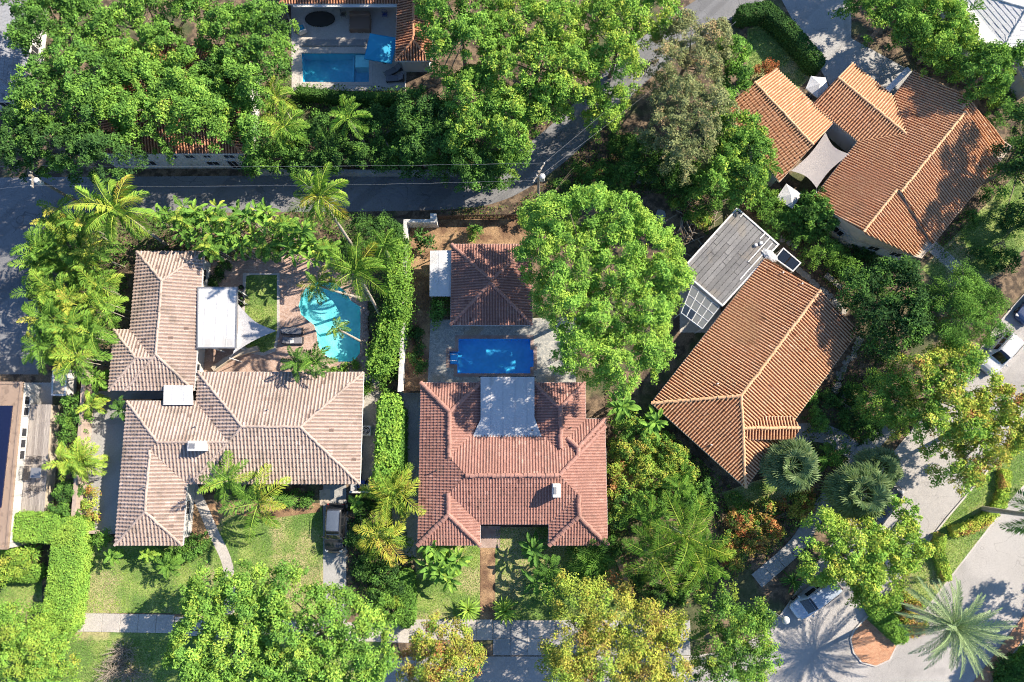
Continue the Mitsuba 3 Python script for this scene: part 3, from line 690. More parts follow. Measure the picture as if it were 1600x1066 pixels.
# fronds: each one mesh, base at the origin, reaching along +x
def frond_mesh(L, e0, e1, n, ll, lw, rng, hue, val=.5, spread=.04, vee=.35, bare=.12, swing=0.0, tipc=None, droopleaf=.25, angle=58):
    s = np.linspace(0, 1, 12); el = np.radians(e0 + (e1 - e0) * s ** 1.2); ds = L / 11
    x = np.concatenate([[0], np.cumsum(np.cos(el[:-1]) * ds)]); z = np.concatenate([[0], np.cumsum(np.sin(el[:-1]) * ds)]); y = swing * L * s ** 2
    line = np.stack([x, y, z], 1); mb = MB()
    mb.tube(line, np.linspace(.035, .008, 12) * (L / 2.5) ** .5, 4, (min(.78, hue + .12), .62), cap=False)
    for sd in (-1, 1):
        u = np.linspace(bare, .995, n) + rng.normal(0, .3 / n, n); u = np.clip(u, 0, 1)
        c = np.stack([np.interp(u, s, line[:, i]) for i in range(3)], 1)
        t = norm(np.stack([np.interp(u, s, np.gradient(line[:, i])) for i in range(3)], 1)); side = np.cross([0, 0, 1.0], t); side = norm(side); up = np.cross(t, side)
        a = np.radians(angle + rng.normal(0, 6, n) - 30 * u ** 2)[:, None]
        dirn = norm(np.cos(a) * t + np.sin(a) * (sd * side + vee * up))
        prof = (np.sin(np.pi * np.clip(.16 + .80 * (u - bare) / (1 - bare), 0, 1)) ** .65 * ll * rng.uniform(.85, 1.12, n))[:, None]
        nrm = norm(np.cross(dirn, t) * -sd); w = lw * (.6 + .4 * prof / ll)
        m = c + dirn * prof * .5; tip = c + dirn * prof + [0, 0, -1] * prof * droopleaf
        bl = norm(np.cross(nrm, dirn))
        v = np.concatenate([c, m + bl * w / 2, tip, m - bl * w / 2]); i = np.arange(n)
        f = np.vstack([np.stack([i, i + n, i + 2 * n], 1), np.stack([i, i + 2 * n, i + 3 * n], 1)])
        hu = hue + rng.normal(0, spread, n); hu = hu if tipc is None else hu + (tipc - hue) * u ** 1.5
        mb.add(v, f, np.tile(np.stack([np.clip(hu, .01, .99), np.clip(val + rng.normal(0, .05, n), .1, .95)], 1), (4, 1)))
    return mb

def blade_mesh(L, W, e0, e1, rng, hue, val=.5, stalk=.25, tear=0.0):
    """A broad undivided leaf (banana, bird of paradise) on its stalk."""
    n = 8; s = np.linspace(0, 1, n); el = np.radians(e0 + (e1 - e0) * s ** 1.3)
    x = np.concatenate([[0], np.cumsum(np.cos(el[:-1]) * L / (n - 1))]); z = np.concatenate([[0], np.cumsum(np.sin(el[:-1]) * L / (n - 1))])
    line = np.stack([x, x * 0, z], 1); mb = MB(); mb.tube(line, np.linspace(.03, .006, n), 4, (min(.78, hue + .1), .6), cap=False)
    u = np.linspace(stalk, 1, 9); c = np.stack([np.interp(u, s, line[:, i]) for i in range(3)], 1); k = (u - stalk) / (1 - stalk)
    w = W / 2 * np.sin(np.pi * np.clip(.08 + .92 * k, 0, 1)) ** .6
    for sd in (-1, 1):
        e = c + np.stack([u * 0, sd * w * .92, w * .38 + rng.normal(0, tear * W * .3, 9)], 1)
        v = np.vstack([c, e]); i = np.arange(8); f = np.stack([i, i + 1, i + 10, i + 9], 1)
        mb.add(v, f, np.column_stack([np.clip(hue + rng.normal(0, .03, 18), .01, .99), np.clip(val + rng.normal(0, .04, 18), .1, .9)]))
    return mb

def fan_mesh(L, r, e0, rng, hue, val=.45, n=22):
    """A fan palm leaf: stalk and pleated fingers."""
    el = math.radians(e0); d = np.array([math.cos(el), 0, math.sin(el)]); hub = d * L; mb = MB(); mb.tube([np.zeros(3), hub * .55 + (0, 0, .05), hub], [.03, .022, .015], 4, (.6, .6), cap=False)
    a = np.radians(np.linspace(-125, 125, n)); up = np.array([-math.sin(el), 0, math.cos(el)]); side = np.array([0, 1.0, 0])
    dirs = np.cos(a)[:, None] * d + np.sin(a)[:, None] * side; rr = (r * (.72 + .28 * np.cos(a / 2)) * rng.uniform(.9, 1.1, n))[:, None]
    m = hub + dirs * rr * .55 + up * (.05 * (-1.0) ** np.arange(n))[:, None]; tip = hub + dirs * rr - [0, 0, 1] * rr * .38
    b = norm(np.cross(up, dirs)) * .075 * r / .8; i = np.arange(n)
    v = np.concatenate([np.repeat(hub[None], n, 0), m + b, tip, m - b]); f = np.vstack([np.stack([i, i + n, i + 2 * n], 1), np.stack([i, i + 2 * n, i + 3 * n], 1)])
    mb.add(v, f, np.tile(np.stack([np.clip(hue + rng.normal(0, .04, n), .01, .99), np.clip(val + rng.normal(0, .05, n), .1, .9)], 1), (4, 1)))
    return mb

_fronds = {}
def variants(kind, hue, size):
    key = (kind, round(hue, 2), round(size, 1))
    if key in _fronds: return _fronds[key]
    rng = np.random.default_rng(int(hue * 1000 + size * 77) + len(kind)); out = []
    for e0, e1 in ((72, 10), (52, -18), (34, -34), (14, -48), (-6, -62), (-25, -75)):
        h = hue + rng.normal(0, .04); vv = .64 if hue > .7 else .54
        if kind == 'coconut': m = frond_mesh(size, e0, e1 - 8, 32, size * .25, .048, rng, h, .6, vee=.15, swing=rng.uniform(-.10, .10), droopleaf=.5)
        elif kind == 'areca': m = frond_mesh(size, min(80, e0 + 8), e1 - 14, 24, size * .27, .080, rng, h, vv, vee=.45, swing=rng.uniform(-.15, .15), bare=.2)
        elif kind == 'royal': m = frond_mesh(size, e0, e1 - 6, 36, size * .23, .080, rng, h, vv, vee=.3, swing=rng.uniform(-.08, .08), angle=66)
        elif kind == 'date': m = frond_mesh(size, e0, e1 + 16, 56, size * .13, .046, rng, h, .40, vee=.5, swing=rng.uniform(-.04, .04), angle=48, droopleaf=.05)
        elif kind == 'blade': m = blade_mesh(size, size * .26, min(82, e0 + 14), e1 - 6, rng, h, .5, tear=.05)
        elif kind == 'spike': m = blade_mesh(size, size * .12, min(85, e0 + 8), e1 + 30, rng, h, .55, stalk=.03)
        elif kind == 'fan': m = fan_mesh(size * .62, size * .55, (e0 + e1) / 2 + 15, rng, h)
        out.append(m.ply('leaf_grey' if kind in ('date', 'fan') else 'leaf'))
    _fronds[key] = out; return out

def palm(name, label, kind, crown_px, z, n, size, hue, base_px=None, cat='palm tree', stems=1, spread_px=0, group=None, seed=None, rad=.13, low=5, yellow=None, leafname='frond', phase=None):
    """A palm or leafy clump: stem, or several, and a rosette of fronds, each frond a part of its own."""
    rng = np.random.default_rng(seed if seed is not None else len(_taken) * 7 + 1); k = thing(name, label, cat, group); done = 0
    for s in range(stems):
        off = rng.normal(0, spread_px, 2) if stems > 1 else np.zeros(2); zz = z * (rng.uniform(.65, 1.05) if stems > 1 else 1)
        c = P(crown_px[0] + off[0], crown_px[1] + off[1], zz)
        b = P(*base_px) if base_px is not None else np.array([c[0] + rng.normal(0, .12), c[1] + rng.normal(0, .12), 0.0])
        if stems > 1: b = b * .5 + np.array([c[0], c[1], 0]) * .5 if base_px is not None else b
        tt = np.linspace(0, 1, 10)[:, None]; lean = c - b; mid = b + lean * [.62, .62, .42]
        line = (1 - tt) ** 2 * b + 2 * tt * (1 - tt) * mid + tt ** 2 * c
        if z > .9: part(k, 'trunk' if stems == 1 else 'stem', MB().tube(line, np.linspace(rad * 1.35, rad * .8, 10) if stems == 1 else .045, 8 if stems == 1 else 5).ply('palm_bark', 50))
        m = max(3, round(n / stems)); a0 = rng.uniform(0, 6.28) if phase is None else phase
        for i in range(m):
            u = (i + .5) / m; lvl = min(low, int(u * (low + 1))); az = a0 + i * 2.39996 + rng.normal(0, .12)
            hu = hue if yellow is None or rng.uniform() > yellow[1] else yellow[0]
            sh = dict(variants(kind, hu, size)[lvl]); sc = rng.uniform(.85, 1.1)
            M = np.eye(4); ca, sa = math.cos(az), math.sin(az); tl = rng.normal(0, .12); ct, st_ = math.cos(tl), math.sin(tl)
            M[:3, :3] = np.array([[ca, -sa, 0], [sa, ca, 0], [0, 0, 1]]) @ np.array([[1, 0, 0], [0, ct, -st_], [0, st_, ct]]) * sc; M[:3, 3] = c + [0, 0, .02 * (m - i) / m * 4]
            sh['to_world'] = T(M); part(k, leafname, sh)
    return k

def ground_cover(name, label, cat, poly, dens, size, hue, seed, spread=.12, height=.25, acc=None, val=.45, ratio=.5):
    rng = np.random.default_rng(seed); poly = poly if not isinstance(poly, list) else Polygon(PP(poly)).buffer(0)
    x0, y0, x1, y1 = poly.bounds; n = int(dens * (x1 - x0) * (y1 - y0)); p = rng.uniform((x0, y0), (x1, y1), (n, 2)); p = p[shapely.contains_xy(poly, p[:, 0], p[:, 1])]
    cl = meshkit.fbm(np.column_stack([p * .9, p[:, :1] * 0]), 3); keep = rng.uniform(size=len(p)) < np.clip((cl - .25) * 3, .12, 1); p, cl = p[keep], cl[keep]
    z = rng.uniform(.2, 1, len(p)) * height * np.clip(cl * 1.8, .3, 1.4); c = np.column_stack([p, z]); nr = norm(rng.normal(size=c.shape) * .6 + [0, 0, .7]); mb = MB()
    hu = hue + rng.normal(0, spread, len(p)) + (cl - .5) * .3
    if acc: hu = np.where(rng.uniform(size=len(p)) < acc[1], acc[0], hu)
    leaf_quads(mb, c, nr, size, size * ratio, hu, val + rng.normal(0, .08, len(p)), rng)
    return struct(name, mb.ply('leaf'), label, 'stuff', cat)

# ------------------------------------------------------------------ buildings
def XY(z): return (lambda px, py: P2(px, py, z)[0]), (lambda py: P2(800, py, z)[1])
def wrect(X0, Y0, X1, Y1, z0, s, edges=None): return Sec([(X0, Y0), (X1, Y0), (X1, Y1), (X0, Y1)], z0, s, edges)

# beige house on the left
hl = thing('beige_roof_house', 'house with a sprawling beige pink tile roof, left of the terracotta house', 'house')
X, Y = XY(2.9)
xw, ys = X(191, 720), Y(756)
SL = [wrect(X(304, 670), ys, X(565, 670), Y(582), 2.9, .36), wrect(xw, ys, X(480, 690), Y(627), 2.9, .36), wrect(xw, Y(852), X(293, 740), Y(627), 2.9, .36),
      wrect(X(205, 500), Y(610), X(311, 500), Y(393), 2.9, .36), wrect(X(174, 563), Y(610), X(303, 563), Y(515), 2.9, .36)]
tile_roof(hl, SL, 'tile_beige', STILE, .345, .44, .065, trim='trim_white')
facade_windows(hl, walls(hl, SL, 'wall_white', .5))
def flat_box(k, name, px, z, thick, mat, label=None, trim=None):
    poly = Polygon(PP(px, z)); r = part(k, name, MB().prism(poly, z - thick, z).ply(mat), label); x0, y0, x1, y1 = poly.bounds; m = MB()
    for xs in np.arange(x0 + .9, x1 - .3, 1.15):
        L = poly.buffer(-.04).intersection(LineString([(xs, y0), (xs, y1)]))
        if L.length > .5: (xa, ya), (xb, yb) = L.coords[0], L.coords[-1]; m.box((xs, (ya + yb) / 2, z + .012), (.05, abs(yb - ya), .03))
    if m.n: part(r, 'seam', m.ply(mat))
    if trim: part(r, 'edge', MB().prism(poly.buffer(.03, join_style=2).difference(poly.buffer(-.10, join_style=2)), z - thick - .02, z + .05).ply(trim))
    return r
flat_box(hl, 'flat_roof', [(256, 602), (300, 602), (301, 633), (255, 633)], 3.35, .16, 'roof_white', 'small white flat roof linking the tile roofs')
cv = flat_box(hl, 'patio_roof', [(309, 449), (371, 449), (369, 544), (308, 544)], 3.15, .14, 'roof_white', 'large white flat patio roof', 'metal_grey')
for q in ((368, 452), (367, 541), (330, 543)):
    a = P(q[0], q[1], 3.1); part(hl, 'post', MB().box((a[0], a[1], 1.5), (.12, .12, 3.0)).ply('trim_white'))
def roof_box(k, name, px, secs, size, h, mat, label, top='metal_grey'):
    z = 4.2; a = P(*px, z); zr = roof_z(secs, a[0], a[1]); a = P(*px, zr + h); 
    r = part(k, name, MB().box((a[0], a[1], zr + h / 2 - .3), (size[0], size[1], h + .6), bevel=.03).ply(mat), label)
    part(r, 'vent', MB().box((a[0] - size[0] * .22, a[1] + .02, zr + h + .03), (size[0] * .36, size[1] * .5, .08), bevel=.015).ply(top))
    return r
roof_box(hl, 'roof_curb', (306, 697), SL, (1.6, .95), .8, 'metal_white', 'white box on the beige roof')
for q in ((304, 666), (226, 760), (420, 640), (500, 640)):
    a = P(*q, 4.2); zr = roof_z(SL, a[0], a[1]); part(hl, 'vent_pipe', MB().tube([(a[0], a[1], zr - .1), (a[0], a[1], zr + .45)], .06, 8).ply('metal_grey', 40))
a = P(403, 750, 2.5); part(hl, 'entry_pillar', MB().box((a[0], a[1], 1.3), (.5, .9, 2.6)).ply('wall_white'))

# terracotta house in the middle
hm = thing('terracotta_house', 'house with a terracotta tile roof and white flat roof facing the blue pool', 'house')
X, Y = XY(2.9); wx, ex, sy, ny = X(655, 740), X(947, 740), Y(852), Y(598)
SM = [wrect(wx, Y(819), ex, Y(666), 2.9, .38), wrect(wx, sy, X(751, 725), ny, 2.9, .38), wrect(X(834, 650), Y(742), X(915, 650), ny, 2.9, .38), wrect(X(857, 750), sy, ex, Y(655), 2.9, .38)]
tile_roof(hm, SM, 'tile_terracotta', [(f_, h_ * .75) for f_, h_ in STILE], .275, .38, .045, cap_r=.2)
facade_windows(hm, walls(hm, SM, 'wall_cream', .5))
flat_box(hm, 'flat_roof', [(751, 589), (835, 589), (835, 652), (850, 692), (734, 692), (751, 655)], 3.30, .18, 'roof_white', 'white flat roof over the pool terrace')
a, b = P2(751, 590, 3.1), P2(835, 590, 3.1)
part(hm, 'gutter', MB().box(((a[0] + b[0]) / 2, a[1] + .06, 3.2), (b[0] - a[0] + .3, .12, .16), bevel=.03).ply('metal_dark'))
roof_box(hm, 'chimney', (870, 767), SM, (.75, 1.25), 1.3, 'wall_white', 'white chimney on the terracotta roof')
for q in ((682, 735), (893, 668), (833, 672)):
    a = P(*q, 4.2); zr = roof_z(SM, a[0], a[1]); part(hm, 'vent_pipe', MB().tube([(a[0], a[1], zr - .1), (a[0], a[1], zr + .4), (a[0] - .15, a[1], zr + .5)], .05, 8).ply('metal_dark', 40))

hp = thing('pool_house', 'small pyramid roofed pool house north of the blue pool, half under the big tree', 'pool house')
SP = [rect_sec(705, 382, 831, 508, 2.7, .34)]
tile_roof(hp, SP, 'tile_terracotta', STILE, .28, .38, .05, cap_r=.16)
facade_windows(hp, walls(hp, SP, 'wall_white', .4))
w = flat_box(hp, 'awning', [(672, 392), (707, 391), (706, 463), (671, 463)], 2.4, .10, 'roof_white', 'white flat awning on the left side')
for q in ((674, 395), (673, 460)):
    a = P(*q, 2.3); part(hp, 'post', MB().box((a[0], a[1], 1.15), (.09, .09, 2.3)).ply('trim_white'))

# orange house, upper right
ht = thing('upper_orange_house', 'large orange tiled house with three wings, upper right of the photo', 'house')
z0 = 3.0; W_, N_, E_, S_ = (P2(*q, z0) for q in ((1267, 314), (1428, 110), (1581, 229), (1440, 403)))
A = lambda t: W_ + (N_ - W_) * t
B = lambda t: S_ + (E_ - S_) * t
apS, apN = P2(1354, 365, 5.1), P2(1526, 163, 5.1)
ST = [Sec([A(.335), A(.895), B(.865), B(.12)], z0, .36, [0, 2]),
      Sec([W_, A(.335), B(.12), S_, apS], z0, .36, [0, 2], {2: -.3}),
      Sec([A(.895), N_, apN, E_, B(.865)], z0, .36, [0, 3], {3: -.3}),
      quad_sec([(1270, 163), (1332, 98), (1447, 193), (1385, 258)], z0, .36, [1, 3]),
      quad_sec([(1131, 171), (1213, 107), (1302, 192), (1218, 284)], 2.9, .36, [1, 3])]
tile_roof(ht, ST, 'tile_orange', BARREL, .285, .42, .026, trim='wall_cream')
fw = walls(ht, ST, 'wall_white', .30)
a, b = P2(1300, 346, 2.5), P2(1440, 410, 2.5)
c0 = np.array(S_) + (np.array(apS) - S_) * .10; c1 = np.array(apS) + (W_ - np.array(apS)) * .75
dS = (np.array(apS) - S_); dW = (W_ - np.array(apS))
for (q, d) in ((np.array(S_), dS), (np.array(apS), dW)):
    L = np.linalg.norm(d); u = d / L; inn = np.array([u[1], -u[0]])
    for f in (.28, .62):
        m_ = q + d * f + inn * .29
        window_at(ht, m_ + u * .55, m_ - u * .55, 1.0, 2.1)
a, b = P2(1426, 110, 3.1), P2(1392, 144, 3.1); az = math.atan2(b[1] - a[1], b[0] - a[0])
part(ht, 'parapet', MB().box(((a[0] + b[0]) / 2 - .35, (a[1] + b[1]) / 2 + .2, 2.9), (np.hypot(*(b - a)), .55, .5), az).ply('wall_white'), 'white parapet along the eave')

# orange house, right
hr = thing('right_orange_house', 'orange barrel tiled house at centre right beside the grey felt annex', 'house')
SR = [quad_sec([(1195, 404), (1341, 518), (1165, 762), (1018, 630)], 3.0, .36, [1, 2, 3]),
      Sec([P2(1158, 652, 4.0), P2(1238, 651, 4.0), P2(1250, 668, 4.3), P2(1240, 686, 4.0), P2(1158, 687, 4.0)], 3.98, .36, [0, 3])]
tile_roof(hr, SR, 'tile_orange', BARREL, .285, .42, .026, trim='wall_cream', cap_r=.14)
facade_windows(hr, walls(hr, SR[:1], 'wall_white', .45))
for q in ((1225, 425), (1250, 445), (1120, 600), (1115, 695)):
    a = P(*q, 4.2); zr = roof_z(SR, a[0], a[1]); part(hr, 'vent_pipe', MB().tube([(a[0], a[1], zr - .1), (a[0], a[1], zr + .35)], .07, 8).ply('metal_white', 40))

an = thing('felt_annex', 'flat grey felt roofed annex with white edging beside the right orange house', 'annex')
AQ = [P2(*q, 2.95) for q in ((1064, 422), (1152, 325), (1217, 382), (1129, 478))]
AP = Polygon(AQ)
part(an, 'wall', MB().prism(AP.buffer(-.25, join_style=2), -.05, 2.7).ply('wall_white'))
rf = part(an, 'roof', MB().prism(AP.buffer(-.02), 2.68, 2.86).ply('metal_dark'))
part(rf, 'edging', MB().prism(AP.buffer(.05, join_style=2).difference(AP.buffer(-.12, join_style=2)), 2.66, 2.98).ply('trim_white'))
ua = (AQ[2] - AQ[1]); vb = (AQ[0] - AQ[1]); azv = math.atan2(vb[1], vb[0]); n = 11; wS = np.linalg.norm(ua) / n
for i in range(n):
    for j, (f0, f1) in enumerate(((.02, .40 + .1 * (i % 3)), (.40 + .1 * (i % 3), .98))):
        c = AQ[1] + ua * (i + .5) / n + vb * (f0 + f1) / 2; L = np.linalg.norm(vb) * (f1 - f0) - .02
        t_ = R.uniform(.2, .9); part(rf, 'felt_strip', MB().box((c[0], c[1], 2.87 + .02 * (i % 2) + R.uniform(0, .012)), (L - .03, wS - .055, .06), azv, (t_, t_)).ply('roof_felt'))
for f, g0, g1 in ((.80, .0, .40), (.90, .04, .62), (.68, .0, .10), (.15, .0, .06)):
    c = AQ[1] + ua * f + vb * (g0 + g1) / 2; part(rf, 'batten', MB().box((c[0], c[1], 2.95), (np.linalg.norm(vb) * (g1 - g0), .12, .07), azv).ply('trim_white'))
for q, s in (((1181, 383), .45), ((1189, 380), .5)):
    a = P(*q, 3.0); part(rf, 'roof_vent', MB().lathe([(0.001, .22), (.16, .20), (.2, .1), (.2, -.15)], (a[0], a[1], 2.95), 10).ply('metal_white', 40))
lt = thing('glass_lean_to', 'dark glazed lean-to in a white frame at the top of the right orange house', 'lean-to')
LQ = [P2(*q, 2.7) for q in ((1224, 388), (1251, 411), (1239, 424), (1211, 404))]; LPy = Polygon(LQ)
part(lt, 'frame', MB().prism(LPy.buffer(.05, join_style=2).difference(LPy.buffer(-.06, join_style=2)), 2.58, 2.74).ply('trim_white'))
for i in range(2):
    q0, q1 = LQ[0] + (LQ[1] - LQ[0]) * (i * .5 + .03), LQ[0] + (LQ[1] - LQ[0]) * (i * .5 + .47); q2, q3 = LQ[3] + (LQ[2] - LQ[3]) * (i * .5 + .47), LQ[3] + (LQ[2] - LQ[3]) * (i * .5 + .03)
    part(lt, 'pane', MB().prism(Polygon([q0, q1, q2, q3]), 2.64, 2.68).ply('car_glass'))
for q in LQ: part(lt, 'post', MB().box((*q, 1.3), (.09, .09, 2.6)).ply('trim_white'))
sh = MB(); g = trimesh.creation.icosphere(3, 1.0); g.vertices *= (.55 + .9 * meshkit.fbm(g.vertices * 4.5, 4))[:, None]; g.vertices *= [.85, .42, .2]; a = P(1203, 399, 3.0); g.apply_transform(trimesh.transformations.rotation_matrix(-.7, [0, 0, 1])); g.apply_translation((a[0], a[1], 3.0))
single('crumpled_sheet', 'crumpled white sheet lying between the felt annex and the orange roof', 'sheet', sh.tri(g).ply('cloth_white', 25))
sk = thing('glazed_pergola', 'white framed glass pergola roof below the felt annex', 'pergola')
GQ = [P2(*q, 2.7) for q in ((1081, 446), (1124, 480), (1097, 514), (1064, 489))]
lerp2 = lambda u, v: (GQ[0] * (1 - u) + GQ[1] * u) * (1 - v) + (GQ[3] * (1 - u) + GQ[2] * u) * v
m = MB(); NU, NV = 4, 3
for i in range(NU + 1): m.tube([(*lerp2(i / NU, 0), 2.7), (*lerp2(i / NU, 1), 2.7)], .055, 4)
for j in range(NV + 1): m.tube([(*lerp2(0, j / NV), 2.705), (*lerp2(1, j / NV), 2.705)], .055, 4)
for q in GQ: m.tube([(*q, 0), (*q, 2.7)], .05, 4)
part(sk, 'frame', m.ply('trim_white'))
for i in range(NU):
    for j in range(NV):
        c = [lerp2((i + .04) / NU, (j + .05) / NV), lerp2((i + .96) / NU, (j + .05) / NV), lerp2((i + .96) / NU, (j + .95) / NV), lerp2((i + .04) / NU, (j + .95) / NV)]
        part(sk, 'pane', MB().sheet(Polygon(c), 2.69).ply('frosted' if R.uniform() < .7 else 'glass'))

# houses cut by the frame
hg = thing('alley_house', 'orange tiled house under the trees with a tall white wall on the alley', 'house')
SG = [rect_sec(150, 70, 384, 240, 4.3, .34)]
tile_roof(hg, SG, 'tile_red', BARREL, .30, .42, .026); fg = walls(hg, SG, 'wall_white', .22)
X, Y = XY(4.3); bx = fg.bounds
for px_, z1, z2, w_ in ((287, 2.7, 3.6, 1.0), (315, 2.8, 3.5, .8), (350, 2.7, 3.6, 1.1), (313, .9, 1.9, 1.3), (262, 2.8, 3.5, .7), (210, .9, 2.1, 1.3), (345, .0, 2.1, 1.0)):
    xx = X(px_, 250); window_at(hg, (xx - w_ / 2, bx[1]), (xx + w_ / 2, bx[1]), z1 + .04, z2)
hs = thing('grey_roof_house', 'grey tiled house at the upper left corner of the photo', 'house')
SS = [rect_sec(-40, -20, 44, 158, 3.2, .34)]
tile_roof(hs, SS, 'tile_grey', FLATT, .33, .38, .022); facade_windows(hs, walls(hs, SS, 'wall_white', .5))
hq = thing('top_pool_house', 'red tiled house wrapping the deck of the top pool', 'house')
SQ = [rect_sec(620, -50, 676, 95, 3.0, .34), rect_sec(440, -110, 640, 6, 3.0, .34)]
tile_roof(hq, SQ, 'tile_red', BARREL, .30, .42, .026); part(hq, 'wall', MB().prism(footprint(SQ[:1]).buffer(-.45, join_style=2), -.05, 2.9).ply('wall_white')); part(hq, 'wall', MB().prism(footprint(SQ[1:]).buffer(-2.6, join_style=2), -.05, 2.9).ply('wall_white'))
a, b = P2(458, 9, 2.95), P2(622, 9, 2.95)
part(hq, 'fascia', MB().box(((a[0] + b[0]) / 2, a[1] + .15, 2.86), (b[0] - a[0], .55, .12), bevel=.02).ply('trim_white'), 'wide pale fascia above the deck')
hw = thing('white_roof_house', 'white tiled house at the upper right corner of the photo', 'house')
SW = [quad_sec([(1490, -20), (1640, -20), (1640, 148), (1572, 68), (1532, 68)], 3.8, .34)]
tile_roof(hw, SW, 'metal_white', FLATT, .9, .42, .035, cap_r=.1, trim='trim_white'); facade_windows(hw, walls(hw, SW, 'wall_white', .5))
hd = thing('deck_house', 'tan flat roofed house with a dark roof panel at the left edge', 'house')
DP = Polygon([P2(-120, 597, 2.7), P2(36, 597, 2.7), P2(12, 858, 2.7), P2(-150, 858, 2.7)])
part(hd, 'wall', MB().prism(DP.buffer(-.04), -.05, 2.5).ply('wall_white'))
rf = part(hd, 'roof', MB().prism(DP, 2.5, 2.7).ply('roof_tan'))
part(rf, 'coping', MB().prism(DP.buffer(.03).difference(DP.buffer(-.2)), 2.62, 2.80).ply('roof_tan'))
part(rf, 'dark_panel', MB().prism(Polygon(PP([(-110, 634), (19, 634), (1, 793), (-120, 793)], 2.85)), 2.72, 2.85).ply('solar'), 'dark blue panel on the tan roof')
e0, e1 = P2(36, 600, 2.7) - [.04, 0], P2(12, 858, 2.7) - [.04, 0]
for f in (.10, .17, .30, .37, .44):
    q = e0 + (e1 - e0) * f; window_at(hd, q + (e0 - e1) / np.linalg.norm(e1 - e0) * -.42, q + (e0 - e1) / np.linalg.norm(e1 - e0) * .42, 1.55, 2.3, mullions=0)
dk = thing('wooden_deck', 'raised weathered wooden deck beside the tan roofed house', 'deck')
DQ = [P2(44, 632, 1.4), P2(80, 632, 1.4), P2(68, 815, 1.4), P2(27, 815, 1.4)]
part(dk, 'base', MB().prism(Polygon(DQ).buffer(-.03), -.05, 1.33).ply('wall_cream'))
nP = 17; m = MB()
for i in range(nP):
    a, b = DQ[0] + (DQ[1] - DQ[0]) * (i + .5) / nP, DQ[3] + (DQ[2] - DQ[3]) * (i + .5) / nP; t_ = R.uniform()
    m.box(((a[0] + b[0]) / 2, (a[1] + b[1]) / 2, 1.37 + R.uniform(-.004, .004)), (np.linalg.norm(b - a), np.linalg.norm(DQ[1] - DQ[0]) / nP - .015, .05), math.atan2(b[1] - a[1], b[0] - a[0]), (t_, t_))
part(dk, 'plank', m.ply('deck_wood'), kind='stuff')
st = thing('storage_shed', 'low white storage shed with a beige top by the left boundary wall', 'shed')
SPy = Polygon(PP([(83, 577), (105, 577), (103, 618), (81, 618)], 1.6))
part(st, 'wall', MB().prism(SPy, -.05, 1.5).ply('wall_white')); part(st, 'roof', MB().prism(SPy.buffer(.04, join_style=2), 1.5, 1.6).ply('wall_cream')); part(st, 'edge', MB().prism(SPy.buffer(.04, join_style=2).difference(SPy.buffer(-.14, join_style=2)), 1.6, 1.68).ply('trim_white'))
a, b = P2(90, 618, 1.0), P2(100, 618, 1.0); part(st, 'door', MB().box(((a[0] + b[0]) / 2, SPy.bounds[1] - .01, .72), (.8, .05, 1.4)).ply('wood_grey'))

# walls and fences
def wall_line(label, pts, z, w, mat, name='garden_wall', cap=None, cat='wall'):
    k = thing(name, label, cat); L = LineString([tuple(P2(x, y, z)) for x, y in pts]); body = L.buffer(w / 2, cap_style=2, join_style=2)
    part(k, 'wall', MB().prism(body, -.05, z - .08).ply(mat)); part(k, 'coping', MB().prism(body.buffer(.03, join_style=2), z - .08, z).ply(cap or mat)); return k
wall_line('white rendered wall along the mulch yard left of the pool house', [(682, 345), (633, 345), (631, 470), (624, 612)], 1.9, .28, 'wall_white')
wall_line('pinkish boundary wall on the left between deck and beige roofed house', [(131, 577), (127, 640), (112, 828)], 1.7, .30, 'wall_pink')
wall_line('low grey wall along the far side of the alley under the trees', [(400, 266), (500, 267), (590, 268), (712, 268)], 1.1, .30, 'concrete_grey')
wall_line('short white wall behind the wheeled bins', [(546, 769), (586, 769)], 1.3, .14, 'wall_white')
wall_line('low curved tan wall by the patio roof', [(332, 577), (352, 562), (375, 551), (402, 544)], .7, .45, 'wall_cream')
wall_line('low brown boundary wall beside the fishtail palm near the front lawn', [(963, 868), (973, 893), (988, 928)], .6, .42, 'brick')
wall_line('pale garden wall at the foot of the left path', [(116, 832), (150, 832)], 1.2, .2, 'wall_pink')
def fence(label, p0, p1, z, mat, gap=.14, name='fence', cat='fence', bw=.10):
    k = thing(name, label, cat); a, b = P2(*p0, 0), P2(*p1, 0); L = np.linalg.norm(b - a); d = (b - a) / L; az = math.atan2(d[1], d[0]); n = int(L / gap)
    m = MB(); [m.box((*((a + b) / 2), h), (L, .05, .07), az) for h in (.25, z - .2)]; part(k, 'rail', m.ply(mat))
    np_ = max(2, int(L / 2.2) + 1)
    for i in range(np_):
        q = a + (b - a) * i / (np_ - 1); part(k, 'post', MB().box((*q, z / 2), (.10, .10, z + .1), az).ply(mat))
    m = MB(); [m.box((*(a + d * (i + .5) * gap), z / 2 + .04), (bw, .025, z - .1), az) for i in range(n)]; part(k, 'picket', m.ply(mat), kind='stuff')
    return k
fence('dark wooden fence along the alley above the mulch yard', (684, 344), (806, 342), 1.5, 'trim_brown')
fence('dark gate between the white wall and the terracotta house', (627, 613), (660, 613), 1.6, 'trim_brown', name='gate', cat='gate')
fence('dark curved timber fence at the upper left of the top pool deck', (444, 6), (462, 52), 1.8, 'trim_grey')
fence('dark timber fence by the pale shed door and house side', (262, 626), (206, 626), 1.7, 'trim_brown')
k = thing('gate_pillar', 'white square pillar at the alley end of the white wall', 'pillar'); a = P(678, 341, 1.6)
part(k, 'shaft', MB().box((a[0], a[1], 1.0), (.55, .55, 2.1)).ply('wall_white')); part(k, 'cap', MB().box((a[0], a[1], 2.1), (.68, .68, .12), bevel=.04).ply('wall_white'))

